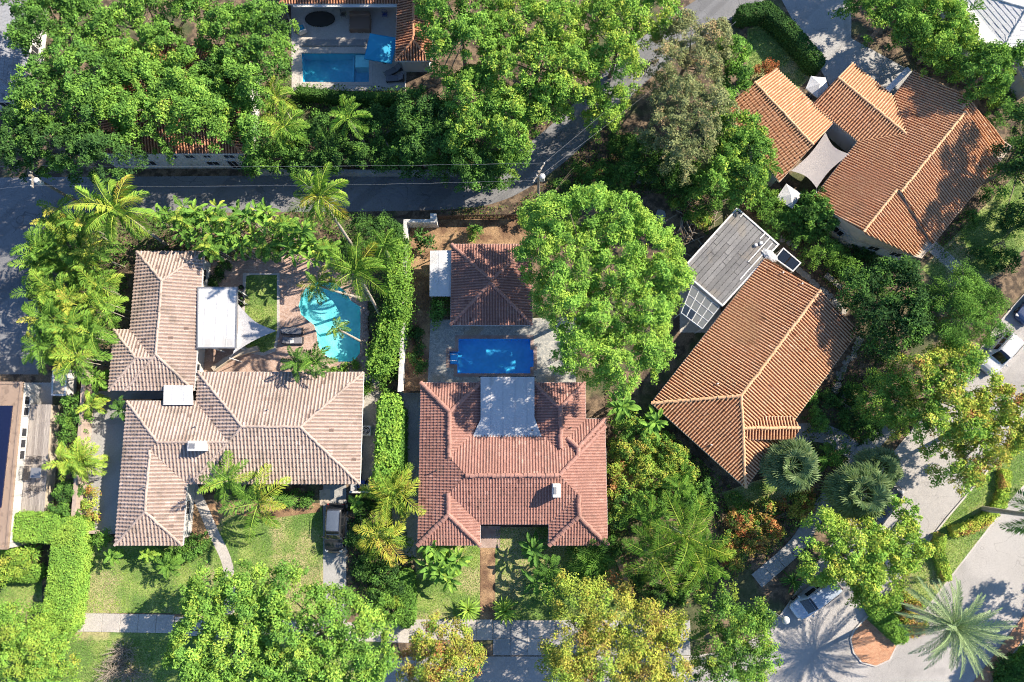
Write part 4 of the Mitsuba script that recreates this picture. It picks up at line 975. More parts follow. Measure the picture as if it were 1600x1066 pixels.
# ------------------------------------------------------------------ cars
def car(label, px, heading, paint, L=4.7, W=1.88, H=1.7, kind='suv', cat='car', name='car', roof=None):
    k = thing(name, label, cat); c = P(px[0], px[1], 1.0); az = math.radians(heading); Mx = T().translate([c[0], c[1], 0]).rotate([0, 0, 1], heading)
    hood = {'suv': .25, 'van': .16, 'sedan': .27}[kind]; base_ws = {'suv': .40, 'van': .33, 'sedan': .44}[kind]; rear_top = {'suv': .90, 'van': .93, 'sedan': .76}[kind]; rear_base = {'suv': .97, 'van': .985, 'sedan': .90}[kind]
    bz, hz = H * .60, H * .56
    xs = np.array([0, .012, .04, .10, hood, base_ws - .0, base_ws + .04, .5, .65, rear_top - .04, rear_top, rear_base, .985, 1.0])
    xs = np.unique(np.round(np.concatenate([xs, np.linspace(0, 1, 25)]), 3))
    def top(x): return np.interp(x, [0, .03, .10, hood, hood + .02, base_ws, base_ws + .06, .6, rear_top - .06, rear_top, rear_base, .99, 1], [H * .34, H * .44, H * .52, hz, hz * 1.02, H * .93, H * .985, H, H * .985, H * .955, bz * 1.02, bz * .95, H * .40])
    def belt(x): return np.minimum(np.interp(x, [0, .03, .10, hood, .6, .97, 1], [H * .30, H * .40, H * .48, hz * .95, bz, bz, H * .36]), top(x) - .01)
    def half(x): return W / 2 * np.interp(x, [0, .02, .08, .2, .85, .96, 1], [.58, .74, .90, 1.0, 1.0, .95, .84])
    def roofw(x): return half(x) * np.interp(x, [0, hood, base_ws, .6, rear_top, 1], [.90, .88, .76, .78, .76, .86])
    low = .22
    def ring(x):
        h, r, t, b = half(x), roofw(x), top(x), belt(x)
        y = [0, r * .5, r * .86, r, h * .97, h, h, h * .95]; z = [t, t - .012, t - .05, t - .05 - .18 * (t - b), b, b - .12 * (b - low) * 1, (b + low) / 2 - .1, low]
        return np.array(y), np.array(z)
    rows = []
    for x in xs:
        y, z = ring(x); X_ = L / 2 - x * L
        rows.append(np.vstack([np.column_stack([np.full(8, X_), y, z])[::-1], np.column_stack([np.full(7, X_), -y[1:], z[1:]])]))
    V = np.array(rows); n, m = V.shape[:2]; i, j = np.meshgrid(np.arange(n - 1), np.arange(m - 1), indexing='ij')
    F = np.stack([i * m + j, i * m + j + 1, (i + 1) * m + j + 1, (i + 1) * m + j], -1).reshape(-1, 4)
    b = MB().add(V.reshape(-1, 3), F)
    for e in (0, n - 1):
        ce = V[e].mean(0); b.add(np.vstack([V[e], ce]), [[q, q + 1, m] for q in range(m - 1)] + [[m - 1, 0, m]])
    part(k, 'body', b.ply(paint, 50, to_world=Mx))
    def surf(x, s):
        y, z = ring(x); return y, z
    def patch(xa, xb, kind_, sd=1, nx=8, mat='car_glass'):
        pts = []
        for x in np.linspace(xa, xb, nx):
            y, z = ring(x); X_ = L / 2 - x * L
            if kind_ == 'top': yy = np.linspace(-1, 1, 9) * y[2] * .97; zz = np.interp(np.abs(yy), y[:3], z[:3]) + .014
            else: tt = np.linspace(.14, .92, 4); yy = sd * (y[3] + (y[4] - y[3]) * tt + .012); zz = z[3] + (z[4] - z[3]) * tt
            pts.append(np.column_stack([np.full(len(yy), X_), yy, zz]))
        Pm = np.array(pts); a_, b_ = Pm.shape[:2]; ii, jj = np.meshgrid(np.arange(a_ - 1), np.arange(b_ - 1), indexing='ij')
        return MB().add(Pm.reshape(-1, 3), np.stack([ii * b_ + jj, ii * b_ + jj + 1, (ii + 1) * b_ + jj + 1, (ii + 1) * b_ + jj], -1).reshape(-1, 4)).ply(mat, True, to_world=Mx)
    part(k, 'windshield', patch(hood + .025, base_ws + .045, 'top'))
    part(k, 'rear_window', patch(rear_top + .01, rear_base - .005, 'top'))
    if roof: part(k, 'roof_sky_sheen', patch(base_ws + .07, rear_top - .03, 'top', nx=8, mat=roof))  # overlay carrying a painted sky reflection across the roof
    elif kind == 'suv' and 'white' not in paint: part(k, 'sunroof', patch(.50, .66, 'top', nx=4))
    for sd in (1, -1):
        for xa, xb in ((base_ws + .02, .56), (.58, .73), (.75, rear_top - .02)):
            if xb - xa > .04: part(k, 'side_window', patch(xa, xb, 'side', sd, 5))
        part(k, 'headlight', MB().box((L / 2 - .10 * L * .55, sd * W * .36, H * .40), (.30, .34, .13), -.3 * sd, bevel=.04).ply('lamp_glass', False, to_world=Mx))
        part(k, 'tail_light', MB().box((-L / 2 + .07, sd * W * .40, H * .50), (.10, .20, .26), bevel=.03).ply('light_red', False, to_world=Mx))
        part(k, 'mirror', MB().box((L / 2 - (hood + .08) * L, sd * (W / 2 + .10), bz + .05), (.16, .24, .15), bevel=.05).ply(paint, False, to_world=Mx))
        for xw_ in (.18, .80):
            q = (L / 2 - xw_ * L, sd * (W / 2 - .10), .34); r0 = .34
            w = part(k, 'wheel', MB().tube([(q[0], q[1] - .11, q[2]), (q[0], q[1] + .11, q[2])], r0, 18).ply('tyre', 40, to_world=Mx))
            part(w, 'rim', MB().tube([(q[0], q[1] - .12, q[2]), (q[0], q[1] + .12, q[2])], r0 * .62, 14).ply('rim', 40, to_world=Mx))
    if kind in ('suv', 'van'):
        m_ = MB(); [m_.box((L / 2 - .66 * L, sd * roofw(.6) * .93, H + .03), (L * .36, .05, .05), bevel=.01) for sd in (1, -1)]
        part(k, 'roof_rail', m_.ply('metal_dark', False, to_world=Mx))
    return k
car('black car parked nose down on the grey driveway beside the lawn', (522, 826), -91, 'car_paint_black', 4.75, 1.9, 1.68, roof='car_sky_sheen')
car('silvery white minivan half hidden under the yellow green street tree', (1276, 934), 215, 'car_paint_silver', 5.2, 1.98, 1.78, 'van')
car('white car with a sunlit roof at the right edge of the photo', (1567, 551), 226, 'car_paint_white', 4.9, 1.95, 1.75)
car('dark blue car cut off by the right edge behind the white car', (1621, 476), 226, 'car_paint_blue', 4.6, 1.85, 1.5, 'sedan')
car('black car parked on the street partly under the palms and street tree', (1386, 788), 50, 'car_paint_black', 4.6, 1.85, 1.5, 'sedan')

# ------------------------------------------------------------------ shade sails and umbrellas
def sail(label, corners, mat, posts=True, pull=.10, sag=.25, n=12, name='shade_sail'):
    k = thing(name, label, 'shade sail'); C = [P(*c) for c in corners]
    if len(C) == 3: C = [C[0], C[1], C[2], C[2]]
    mid = sum(C) / 4; pts = []
    for u in np.linspace(0, 1, n):
        for v in np.linspace(0, 1, n):
            q = (C[0] * (1 - u) + C[1] * u) * (1 - v) + (C[3] * (1 - u) + C[2] * u) * v
            e = 16 * u * (1 - u) * v * (1 - v); edge = max(4 * u * (1 - u) * (abs(v - .5) * 2) ** 3, 4 * v * (1 - v) * (abs(u - .5) * 2) ** 3)
            q = q + (mid - q) * pull * edge * 2.2; q = q - [0, 0, sag * (e + .4 * edge)]
            pts.append(q)
    i, j = np.meshgrid(np.arange(n - 1), np.arange(n - 1), indexing='ij'); m = MB().add(pts, np.stack([i * n + j, (i + 1) * n + j, (i + 1) * n + j + 1, i * n + j + 1], -1).reshape(-1, 4))
    part(k, 'cloth', m.ply(mat, True))
    cs = [P(*c) for c in corners]
    cm = MB(); [cm.tube([c, c + norm(c - mid) * .45 + [0, 0, .05]], .015, 4) for c in cs]; part(k, 'cable', cm.ply('metal_grey'))
    if posts:
        for c in cs: e = c + norm(c - mid) * .5; part(k, 'post', MB().tube([(e[0], e[1], 0), (e[0], e[1], c[2] + .15)], .05, 8).ply('metal_white', 40))
    return k
sail('pale triangular shade sail over the small patio lawn', [(371, 474, 2.9), (432, 517, 2.6), (364, 553, 2.9)], 'cloth_grey', sag=.35)
sail('taupe shade sail stretched between wings of the upper orange house', [(1290, 207, 3.1), (1328, 241, 3.1), (1276, 294, 3.1), (1236, 267, 3.1)], 'cloth_taupe', sag=.3, pull=.08)
def umbrella(label, px, z, side, az, mat, rise=.45, name='patio_umbrella', sides=4):
    k = thing(name, label, 'umbrella'); c = P(px[0], px[1], z); m = MB(); r = side / (2 * math.sin(math.pi / sides)); a = az + np.arange(sides) * 2 * math.pi / sides + math.pi / sides
    rim = np.column_stack([c[0] + r * np.cos(a), c[1] + r * np.sin(a), np.full(sides, z - rise)]); apex = np.array([c[0], c[1], z]); n = 6
    for s in range(sides):
        p, q = rim[s], rim[(s + 1) % sides]
        for i in range(n):
            t0, t1 = i / n, (i + 1) / n; f = lambda t, w, s_: (apex * (1 - t) + (p * (1 - w) + q * w) * t) + (apex * 0 + [0, 0, .07 * 4 * t * (1 - t) * 0 - .05 * math.sin(math.pi * w) * t]) 
            for j in range(4):
                w0, w1 = j / 4, (j + 1) / 4; m.add([f(t0, w0, 0), f(t1, w0, 0), f(t1, w1, 0), f(t0, w1, 0)], [[0, 1, 2, 3]])
    for s in range(sides):
        p, q = rim[s], rim[(s + 1) % sides]; m.add([p, q, q - [0, 0, .14], p - [0, 0, .14]], [[0, 1, 2, 3]])
    part(k, 'canopy', m.ply(mat)); part(k, 'pole', MB().tube([(c[0], c[1], 0), (c[0], c[1], z - .02)], .03, 8).ply('metal_white', 40))
    rb = MB(); [rb.tube([apex - [0, 0, .03], rm - [0, 0, .03]], .012, 4) for rm in rim]; part(k, 'rib', rb.ply('metal_grey')); part(k, 'base', MB().lathe([(.001, .14), (.25, .12), (.32, .03), (.32, 0)], (c[0], c[1], .03), 16).ply('metal_dark', 40))
    return k
umbrella('pale umbrella on the dark patio behind the upper orange house', (1281, 131), 2.7, 1.55, .2, 'cloth_white', sides=5)
umbrella('white square umbrella below the taupe shade sail', (1236, 304), 2.5, 1.95, -.62, 'cloth_white')
umbrella('large bright blue square umbrella over the end of the top pool', (594, 73), 2.8, 3.0, -.18, 'cloth_blue', .3)

# ------------------------------------------------------------------ garden and pool furniture
def lounger(label, px, heading, frame, cushion, z=.03, towel=False, group=None, L=2.0):
    k = thing('sun_lounger', label, 'sun lounger', group); c = P(px[0], px[1], .4); M = T().translate([c[0], c[1], z]).rotate([0, 0, 1], heading)
    part(k, 'frame', MB().box((0, 0, .24), (L, .78, .14), bevel=.03).ply(frame, False, to_world=M))
    for sx in (-1, 1):
        for sy in (-1, 1): part(k, 'leg', MB().box((sx * (L / 2 - .12), sy * .32, .09), (.07, .07, .18)).ply(frame, False, to_world=M))
    part(k, 'seat_cushion', MB().box((-.32, 0, .36), (1.3, .68, .11), bevel=.04).ply(cushion, False, to_world=M))
    part(k, 'back_cushion', MB().box((0, 0, 0), (.75, .68, .11), bevel=.04).ply(cushion, False, to_world=M @ T().translate([.62, 0, .52]).rotate([0, 1, 0], -32)))
    if towel: part(k, 'towel', MB().box((.05, .05, .43), (.42, .5, .03), .15, bevel=.012).ply('cloth_white', False, to_world=M), 'white towel')
    return k
lounger('dark wicker lounger nearer the small lawn edge, upper of the pair by the turquoise pool', (456, 517), 178, 'wicker', 'cushion_grey', L=2.25)
lounger('dark wicker lounger with a white towel, lower of the pair by the turquoise pool', (457, 532), 180, 'wicker', 'cushion_grey', towel=True, L=2.25)
lounger('grey lounger right of the top pool, nearer the blue umbrella', (614, 110), 30, 'iron', 'cushion_grey', L=2.0)
lounger('grey lounger right of the top pool, farther from the blue umbrella', (617, 122), 4, 'iron', 'cushion_grey', L=2.0)
k = thing('armchair', 'white garden armchair with a blue cushion left of the top pool deck', 'armchair'); c = P(471, 46, .4); M = T().translate([c[0], c[1], .03]).rotate([0, 0, 1], 115)
part(k, 'seat', MB().box((0, 0, .26), (.95, .95, .3), bevel=.05).ply('trim_white', False, to_world=M)); part(k, 'backrest', MB().box((-.45, 0, .5), (.16, .98, .6), bevel=.05).ply('trim_white', False, to_world=M))
for s in (-1, 1): part(k, 'armrest', MB().box((0, s * .45, .42), (.95, .13, .4), bevel=.04).ply('trim_white', False, to_world=M))
part(k, 'cushion', MB().box((.05, 0, .46), (.75, .7, .14), bevel=.05).ply('cloth_blue', False, to_world=M))
k = thing('oval_mat', 'large dark oval mat on the upper deck above the top pool', 'mat'); c = P(500, 30, .1); g = trimesh.creation.revolve([(.001, .10), (1.55, .10), (1.62, .08), (1.65, .03), (1.65, 0)], sections=40); g.vertices *= [1, .55, 1]; g.apply_translation((c[0], c[1], .035))
part(k, 'surface', MB().tri(g).ply('mesh_dark', 30)); part(k, 'rim', MB().tube([(c[0] + 1.63 * math.cos(t), c[1] + .9 * math.sin(t), .13) for t in np.linspace(0, 6.2832, 41)], .045, 6).ply('metal_dark', 40))
k = thing('covered_sofa', 'garden sofa under a brown cover left of the blue umbrella', 'sofa'); c = P(562, 33, .6); g = trimesh.creation.box((2.35, 2.15, .62)); 
for _ in range(4): g = g.subdivide()
v = g.vertices; v[:, 2] += .33 + .30 * (v[:, 1] > .55) + .06 * (meshkit.fbm(v * 1.8, 3) - .5) * 2; v[:, :2] *= (1 - .10 * np.clip(v[:, 2:], 0, 1)); v[:, :2] += .05 * (meshkit.fbm(v * 2.5 + 9, 3)[:, None] - .5)
g.apply_translation((c[0], c[1], .05)); part(k, 'cover', MB().tri(g).ply('cloth_brown', 50)); m = MB(); [m.box((c[0] + sx * 1.05, c[1] + sy * .95, .06), (.08, .08, .1)) for sx in (-1, 1) for sy in (-1, 1)]; part(k, 'foot', m.ply('metal_dark'))
def chair(label, px, heading, z, mat='iron', w=.52, name='garden_chair', group=None):
    k = thing(name, label, 'chair' if w < .8 else 'bench', group); c = P(px[0], px[1], z + .5); M = T().translate([c[0], c[1], z]).rotate([0, 0, 1], heading)
    m = MB(); n = 6
    for i in range(n): m.box((-.2 + .42 * i / (n - 1), 0, .44), (.05, w, .025))
    part(k, 'seat', m.ply(mat, False, to_world=M))
    for sx in (-1, 1):
        for sy in (-1, 1): part(k, 'leg', MB().tube([(sx * .21, sy * (w / 2 - .02), 0), (sx * .2, sy * (w / 2 - .03), .44)], .018, 5).ply(mat, False, to_world=M))
    m = MB(); nb = max(4, int(w / .1))
    m.tube([(-.23, -w / 2, .42), (-.28, -w / 2, .9), (-.29, 0, .97), (-.28, w / 2, .9), (-.23, w / 2, .42)], .018, 5)
    for i in range(nb): y = -w / 2 + w * (i + .5) / nb; m.tube([(-.24, y, .44), (-.285, y, .94)], .010, 4)
    part(k, 'backrest', m.ply(mat, False, to_world=M))
    for s in (-1, 1): part(k, 'armrest', MB().tube([(-.26, s * w / 2, .66), (.15, s * (w / 2 + .03), .66), (.21, s * w / 2, .44)], .016, 5).ply(mat, False, to_world=M))
    return k
k = thing('garden_table', 'square grey patio table amid iron chairs on the raised wooden deck', 'table'); c = P(56, 739, 2.1); part(k, 'top', MB().box((c[0], c[1], 2.12), (1.0, 1.0, .05), bevel=.015).ply('metal_grey'))
for sx in (-1, 1):
    for sy in (-1, 1): part(k, 'leg', MB().box((c[0] + sx * .42, c[1] + sy * .42, 1.75), (.05, .05, .7)).ply('iron'))
G_ = 'iron chairs round the table on the wooden deck'
chair('iron bench left of the square patio table', (40, 739), 0, 1.4, w=1.3, name='garden_bench')
for q, hd_, lb in (((48, 718), -90, 'iron chair above the patio table, on its left'), ((60, 717), -95, 'iron chair above the patio table, on its right'), ((47, 763), 85, 'iron chair below the patio table, on its left'), ((60, 764), 100, 'iron chair below the patio table, on its right')):
    chair(lb, q, hd_, 1.4, group=G_)
chair('small dark chair beside the covered sofa, on its left', (536, 22), -90, .04, 'iron')
chair('dark blue chair at the upper end of the deck under the eaves', (601, 22), -90, .04, 'plastic_blue')
for i, (q, hd_) in enumerate((((868, 560), 120), ((876, 578), 150))): chair(('wicker chair in the dappled shade right of the blue pool, the upper one', 'wicker chair in the dappled shade right of the blue pool, the lower one')[i], q, hd_, .04, 'wicker')
for i, q in enumerate(((377, 449), (376, 459), (378, 467), (377, 476))):
    k = thing('flower_pot', ('round black pot, first of four from the top beside the patio lawn', 'round black pot, second of four from the top beside the patio lawn', 'round black pot, third of four from the top beside the patio lawn', 'round black pot, lowest of four beside the patio lawn')[i], 'pot'); c = P(*q, .4); r = .26
    part(k, 'pot', MB().lathe([(.001, .02), (r * .7, 0), (r, .45), (r * .9, .45), (r * .85, .36), (.001, .36)], (c[0], c[1], .03), 16).ply('plastic_black', 40)); mb = MB(); n = 40; rng = np.random.default_rng(i); d = norm(rng.normal(size=(n, 3)) + [0, 0, .6]); leaf_quads(mb, c * [1, 1, 0] + [0, 0, .52] + d * .16, d, .16, .07, np.full(n, .2), np.full(n, .4), rng); part(k, 'plant', mb.ply('leaf'))

# ------------------------------------------------------------------ services
k = thing('air_conditioner', 'white air conditioner with a round black fan on the gravel strip', 'air conditioner'); c = P(572, 673, .8); z = .85
part(k, 'casing', MB().box((c[0], c[1], z / 2), (.98, .98, z), bevel=.05).ply('metal_white'))
part(k, 'fan_well', MB().lathe([(.40, 0), (.001, 0.001)], (c[0], c[1], z + .006), 24).ply('metal_dark'))
m = MB(); [m.box((c[0] + .17 * math.cos(a), c[1] + .17 * math.sin(a), z + .03), (.30, .17, .015), a) for a in (0.3, 2.39, 4.49)]; part(k, 'fan_blade', m.ply('metal_grey'))
m = MB(); [m.tube([(c[0] + r * math.cos(t), c[1] + r * math.sin(t), z + .07) for t in np.linspace(0, 6.2832, 25)], .010, 4) for r in (.15, .28, .41)]; part(k, 'guard', m.ply('metal_white'))
def bin_(label, px, mat, lid, z=1.05):
    k = thing('wheeled_bin', label, 'bin'); c = P(px[0], px[1], z); g = trimesh.creation.box((.62, .68, z - .1)); g.vertices[:, :2] *= np.where(g.vertices[:, 2:] > 0, 1, .82); g.apply_translation((c[0], c[1], z / 2 + .03)); part(k, 'body', MB().tri(g).ply(mat))
    part(k, 'lid', MB().box((c[0], c[1], z + .02), (.68, .76, .09), bevel=.04).ply(lid)); part(k, 'handle', MB().tube([(c[0] - .3, c[1] + .42, z - .02), (c[0] + .3, c[1] + .42, z - .02)], .025, 6).ply(mat))
    for s in (-1, 1): part(k, 'wheel', MB().tube([(c[0] + s * .26 - .03, c[1] + .3, .13), (c[0] + s * .26 + .03, c[1] + .3, .13)], .13, 12).ply('tyre', 40))
bin_('blue wheeled bin by the corner of the beige roof', (565, 757), 'plastic_blue', 'plastic_blue'); bin_('black bin with a pale lid left of the blue bin', (553, 763), 'plastic_black', 'cloth_grey', .8); bin_('black bin with a pale lid right of the blue bin', (577, 762), 'plastic_black', 'cloth_grey', .85)

def pole(label, px, z, arm_az, r=.15):
    k = thing('utility_pole', label, 'utility pole'); c = P(px[0], px[1], z); part(k, 'shaft', MB().tube([(c[0] + .25, c[1] - .1, -.1), (c[0], c[1], z)], [r * 1.2, r * .8], 10).ply('wood_grey', 40))
    d = np.array([math.cos(arm_az), math.sin(arm_az), 0]); e = np.array([c[0], c[1], z - .35]); part(k, 'crossarm', MB().box(e, (2.3, .12, .14), arm_az).ply('wood_grey'))
    for s in (-1.0, -.4, .4, 1.0): q = e + d * s; part(k, 'insulator', MB().lathe([(.001, .26), (.05, .24), (.075, .16), (.045, .1), (.075, .04), (.04, 0)], q + [0, 0, .07], 8).ply('lamp_glass', 40))
    q = e + [.35, -.3, -.9]; part(k, 'transformer', MB().lathe([(.001, .95), (.2, .93), (.28, .85), (.28, .05), (.2, 0), (.001, 0)], q, 14).ply('metal_white', 40)); part(k, 'bracket', MB().box(q + [-.2, .15, .5], (.35, .08, .3)).ply('metal_grey'))
    return c, e, d
c1, e1, d1 = pole('weathered utility pole with white fittings over the left end of the alley', (46, 274), 8.2, math.radians(100)); c2, e2, d2 = pole('grey utility pole with a transformer beside the bend of the alley', (842, 268), 8.2, math.radians(60))
def wire(label, a, b, sag, r=.012):
    t = np.linspace(0, 1, 24)[:, None]; a, b = np.array(a, float), np.array(b, float); q = a * (1 - t) + b * t; q[:, 2] -= (4 * t * (1 - t))[:, 0] * sag
    return single('overhead_wire', label, 'wire', MB().tube(q, r, 4, cap=False).ply('metal_grey'))
wire('overhead wire along the alley from pole to pole, the upper one', e1 + d1 * 1.0 + [0, 0, .3], e2 + d2 * 1.0 + [0, 0, .3], .5); wire('overhead wire along the alley from pole to pole, the lower one', e1 - d1 * 1.0 + [0, 0, .3], e2 - d2 * 1.0 + [0, 0, .3], .7)
wire('overhead wire leaving the left pole towards the left edge', e1 + d1 + [0, 0, .3], P(-220, 262, 8.0), .4); wire('lower wire leaving the left pole towards the left edge', e1 - d1 + [0, 0, .3], P(-220, 306, 7.0), .5)
wire('overhead wire from the bend pole up the alley, the left one', e2 + d2 + [0, 0, .3], P(1120, 20, 8.0), .5); wire('overhead wire from the bend pole up the alley, the right one', e2 - d2 + [0, 0, .3], P(1150, 34, 7.4), .6)
wire('service wire from the left pole to the alley house', e1 + [.2, .2, -.2], P(238, 236, 4.3), .2); wire('thin stay from the left pole down to the palm hedge, the left one', e1 + [.3, -.2, -.5], P(86, 350, 1.0), .0); wire('thin stay from the left pole down to the palm hedge, the right one', e1 + [.4, -.2, -.5], P(104, 344, 1.0), .0)
k = thing('street_lamp', 'white round street lamp on a slim post beside the minivan', 'street lamp'); c = P(1229, 970, 5.0); part(k, 'post', MB().tube([(c[0] - .05, c[1], -.05), (c[0], c[1], 4.7)], [.09, .05], 10).ply('metal_white', 40)); part(k, 'lamp_head', MB().lathe([(.001, .42), (.16, .40), (.30, .30), (.36, .18), (.34, .05), (.12, 0)], (c[0], c[1], 4.68), 18).ply('lamp_glass', 40)); part(k, 'base', MB().lathe([(.001, .5), (.11, .48), (.17, .08), (.2, 0)], (c[0] - .05, c[1], 0), 12).ply('metal_white', 40))

# stones and timber
def stones(holder, label, pts, size, mat='stone_pale', jit=1.5):
    k = thing(holder, label, 'stones')
    for i, q in enumerate(pts):
        c = P(q[0] + R.normal(0, jit), q[1] + R.normal(0, jit), .05); a = R.uniform(0, 6.28); n = 7; rr = size * R.uniform(.75, 1.2, n) / 2; an_ = np.sort(np.linspace(0, 6.28, n, endpoint=False) + R.normal(0, .2, n))
        poly = Polygon([(c[0] + r * math.cos(t + a), c[1] + r * math.sin(t + a)) for r, t in zip(rr, an_)]).convex_hull; part(k, 'stone', MB().prism(poly, -.02, R.uniform(.04, .07)).ply(mat))
stones('stepping_stones', 'grey stepping stones along the side of the right orange house', [(1222, 374), (1233, 380), (1243, 386), (1249, 422), (1256, 428), (1263, 434), (1269, 440), (1276, 446), (1283, 452), (1290, 458), (1297, 464), (1304, 470), (1312, 478), (1319, 487)], .75, jit=.5)
stones('rough_stones', 'rough pale stones of the shaded path right of the orange house', [(1346, 531), (1341, 538), (1336, 546), (1331, 553), (1327, 560), (1322, 568), (1318, 576), (1315, 584), (1312, 592), (1310, 601), (1311, 610), (1314, 619), (1318, 628), (1322, 637)], .8, jit=2)
stones('edge_stones', 'small pale stones edging the driveway beside the black car', [(540, 785 + 5.5 * i) for i in range(17)], .42, jit=1.2)
stones('garden_boulders', 'pale bluish boulders in the dark garden below the brown leaved tree', [(1008, 272), (1013, 280), (1001, 279), (1020, 275), (1034, 334), (1030, 345), (978, 252)], 1.1, 'concrete_grey', 1)
k = thing('bench_slab', 'two pale stone slabs among shrubs left of the dark tree', 'slabs'); 
for q in ((1296, 434), (1309, 445)): c = P(*q, .3); part(k, 'slab', MB().box((c[0], c[1], .3), (1.0, .6, .14), -.7, bevel=.02).ply('stone_pale'))
k = thing('timber_pile', 'pile of bleached branches and boards beside the felt roofed annex', 'branches')
rng = np.random.default_rng(5)
for i in range(46):
    a = P(rng.uniform(1052, 1135), rng.uniform(318, 405), 0); 
    if Polygon(AP).buffer(.3).contains(Point(a[0], a[1])): continue
    t = rng.uniform(0, 6.28); L = rng.uniform(.8, 2.6); d = np.array([math.cos(t), math.sin(t), rng.uniform(-.05, .35)]) * L; part(k, 'branch', MB().tube([a + [0, 0, rng.uniform(.05, .6)], a + d * .5 + [rng.normal(0, .1), rng.normal(0, .1), .35], a + d + [0, 0, .3]], [.06, .05, .025], 5).ply('twig'))

# ------------------------------------------------------------------ trees
BIG = dict(leaf=(.24, .155), dens=185, blob=.58, val=.54)
tree('shade_tree', 'leafy green tree at the upper left corner beside the grey roof', 'tree', [(92, 42, 52), (60, 70, 36), (50, 18, 34), (125, 20, 38)], 10.5, .40, seed=1, **BIG)
tree('shade_tree', 'broad green tree left of the alley house, second from the grey roof', 'tree', [(85, 150, 52), (130, 115, 52), (60, 190, 40), (150, 165, 48)], 12.5, .40, seed=2, **BIG)
tree('shade_tree', 'large bright green tree spreading over the alley house roof', 'tree', [(200, 150, 62), (260, 175, 62), (225, 195, 40), (315, 185, 45), (200, 105, 42), (290, 150, 40), (240, 130, 40)], 10.5, .48, seed=3, **BIG)
tree('shade_tree', 'green tree at the top edge over the red tiles, left of the top pool', 'tree', [(205, 42, 46), (255, 75, 45), (170, 60, 34), (240, 12, 40), (300, 15, 40), (295, 110, 30)], 9.5, .46, seed=4, gap=.12, **BIG)
tree('shade_tree', 'dark green tree over the alley at the left, near the utility pole', 'tree', [(75, 225, 46), (130, 242, 44), (172, 246, 40), (35, 235, 35)], 11.5, .26, seed=5, **BIG)
tree('shade_tree', 'mid green tree hugging the left side of the top pool', 'tree', [(360, 55, 52), (410, 40, 45), (420, 95, 42), (370, 115, 45), (400, 140, 34)], 9, .42, seed=6, **BIG)
tree('shade_tree', 'green tree between alley house and palms below the top pool', 'tree', [(345, 170, 42), (330, 130, 36), (402, 210, 30)], 8, .40, seed=7, **BIG)
tree('shade_tree', 'light green tree top at the top edge right of the red tiles', 'tree', [(715, -25, 45), (690, 28, 42), (735, 18, 45), (700, 75, 42), (745, 70, 45)], 12.5, .50, seed=8, **BIG)
tree('street_tree', 'huge yellow green tree filling the top centre of the photo', 'tree', [(805, 40, 58), (870, 50, 58), (840, 110, 62), (790, 105, 50), (895, 120, 50)], 11.5, .555, seed=9, accent=(.68, .15), **BIG)
tree('street_tree', 'yellow green tree at the top edge beside the alley exit', 'tree', [(945, 35, 50), (990, 30, 38), (955, 85, 48), (975, 115, 28), (1030, 15, 34)], 11, .565, seed=10, accent=(.7, .15), **BIG)
tree('street_tree', 'yellow green tree leaning over the bend of the alley', 'tree', [(740, 150, 55), (790, 175, 52), (840, 170, 40), (735, 205, 42), (800, 225, 34), (870, 140, 30)], 10, .53, seed=11, accent=(.66, .15), **BIG)
tree('shade_tree', 'small bright tree overhanging the alley at the dappled spot', 'tree', [(943, 186, 26), (925, 160, 22), (960, 160, 22)], 8, .57, seed=12, **BIG)
tree('shade_tree', 'dark green tree below the top pool beside the alley wall', 'tree', [(655, 175, 42), (690, 215, 40), (650, 225, 36), (740, 255, 34)], 8, .29, seed=13, **BIG)
tree('shade_tree', 'dark leafy tree under the alley bend, by the low grey wall', 'tree', [(778, 262, 28), (805, 250, 20), (757, 272, 20)], 6, .38, seed=14, **BIG)
tree('brown_leaf_tree', 'brownish olive tree beside the alley exit, the upper of two', 'tree', [(1070, 62, 44), (1108, 70, 40), (1045, 100, 36), (1095, 105, 36)], 9, .60, seed=15, leaf=(.19, .13), dens=200, blob=.5, spread=.16, mat='leaf_olive', val=.55)
tree('brown_leaf_tree', 'olive grey tree with a brownish crown right of the alley, the lower of two', 'tree', [(1060, 160, 50), (1085, 205, 48), (1040, 205, 40), (1110, 170, 40), (1060, 245, 34)], 9.5, .42, seed=16, leaf=(.19, .13), dens=200, blob=.5, spread=.16, mat='leaf_olive', val=.55)
tree('shade_tree', 'soft green tree between brownish tree and dark upper lawn', 'tree', [(1142, 85, 32), (1148, 125, 26), (1130, 150, 20)], 7, .42, seed=17, **BIG)
tree('shade_tree', 'green tree overlapping the left corner of the upper orange house', 'tree', [(1155, 210, 42), (1175, 240, 34), (1130, 255, 38), (1165, 285, 34), (1110, 290, 26)], 7.5, .46, seed=18, accent=(.68, .2), **BIG)
tree('feathery_tree', 'big bright green feathery tree between the blue pool and the felt annex', 'tree', [(865, 345, 46), (920, 330, 42), (975, 350, 46), (1020, 390, 46), (1040, 440, 40), (850, 400, 44), (900, 410, 55), (965, 430, 58), (885, 470, 50), (1005, 490, 48), (940, 500, 52), (905, 545, 44), (965, 565, 48), (1015, 550, 36), (890, 435, 45), (960, 375, 42)], 13, .56, seed=19, leaf=(.26, .125), dens=225, blob=.58, val=.60, accent=(.64, .12), spread=.05, centre=(915, 490))
tree('shade_tree', 'dark broad tree between the two orange houses at right', 'tree', [(1385, 440, 46), (1420, 470, 44), (1365, 485, 42), (1400, 515, 42), (1345, 455, 30)], 8, .20, seed=20, leaf=(.25, .17), dens=140, blob=.75, accent=(.40, .2))
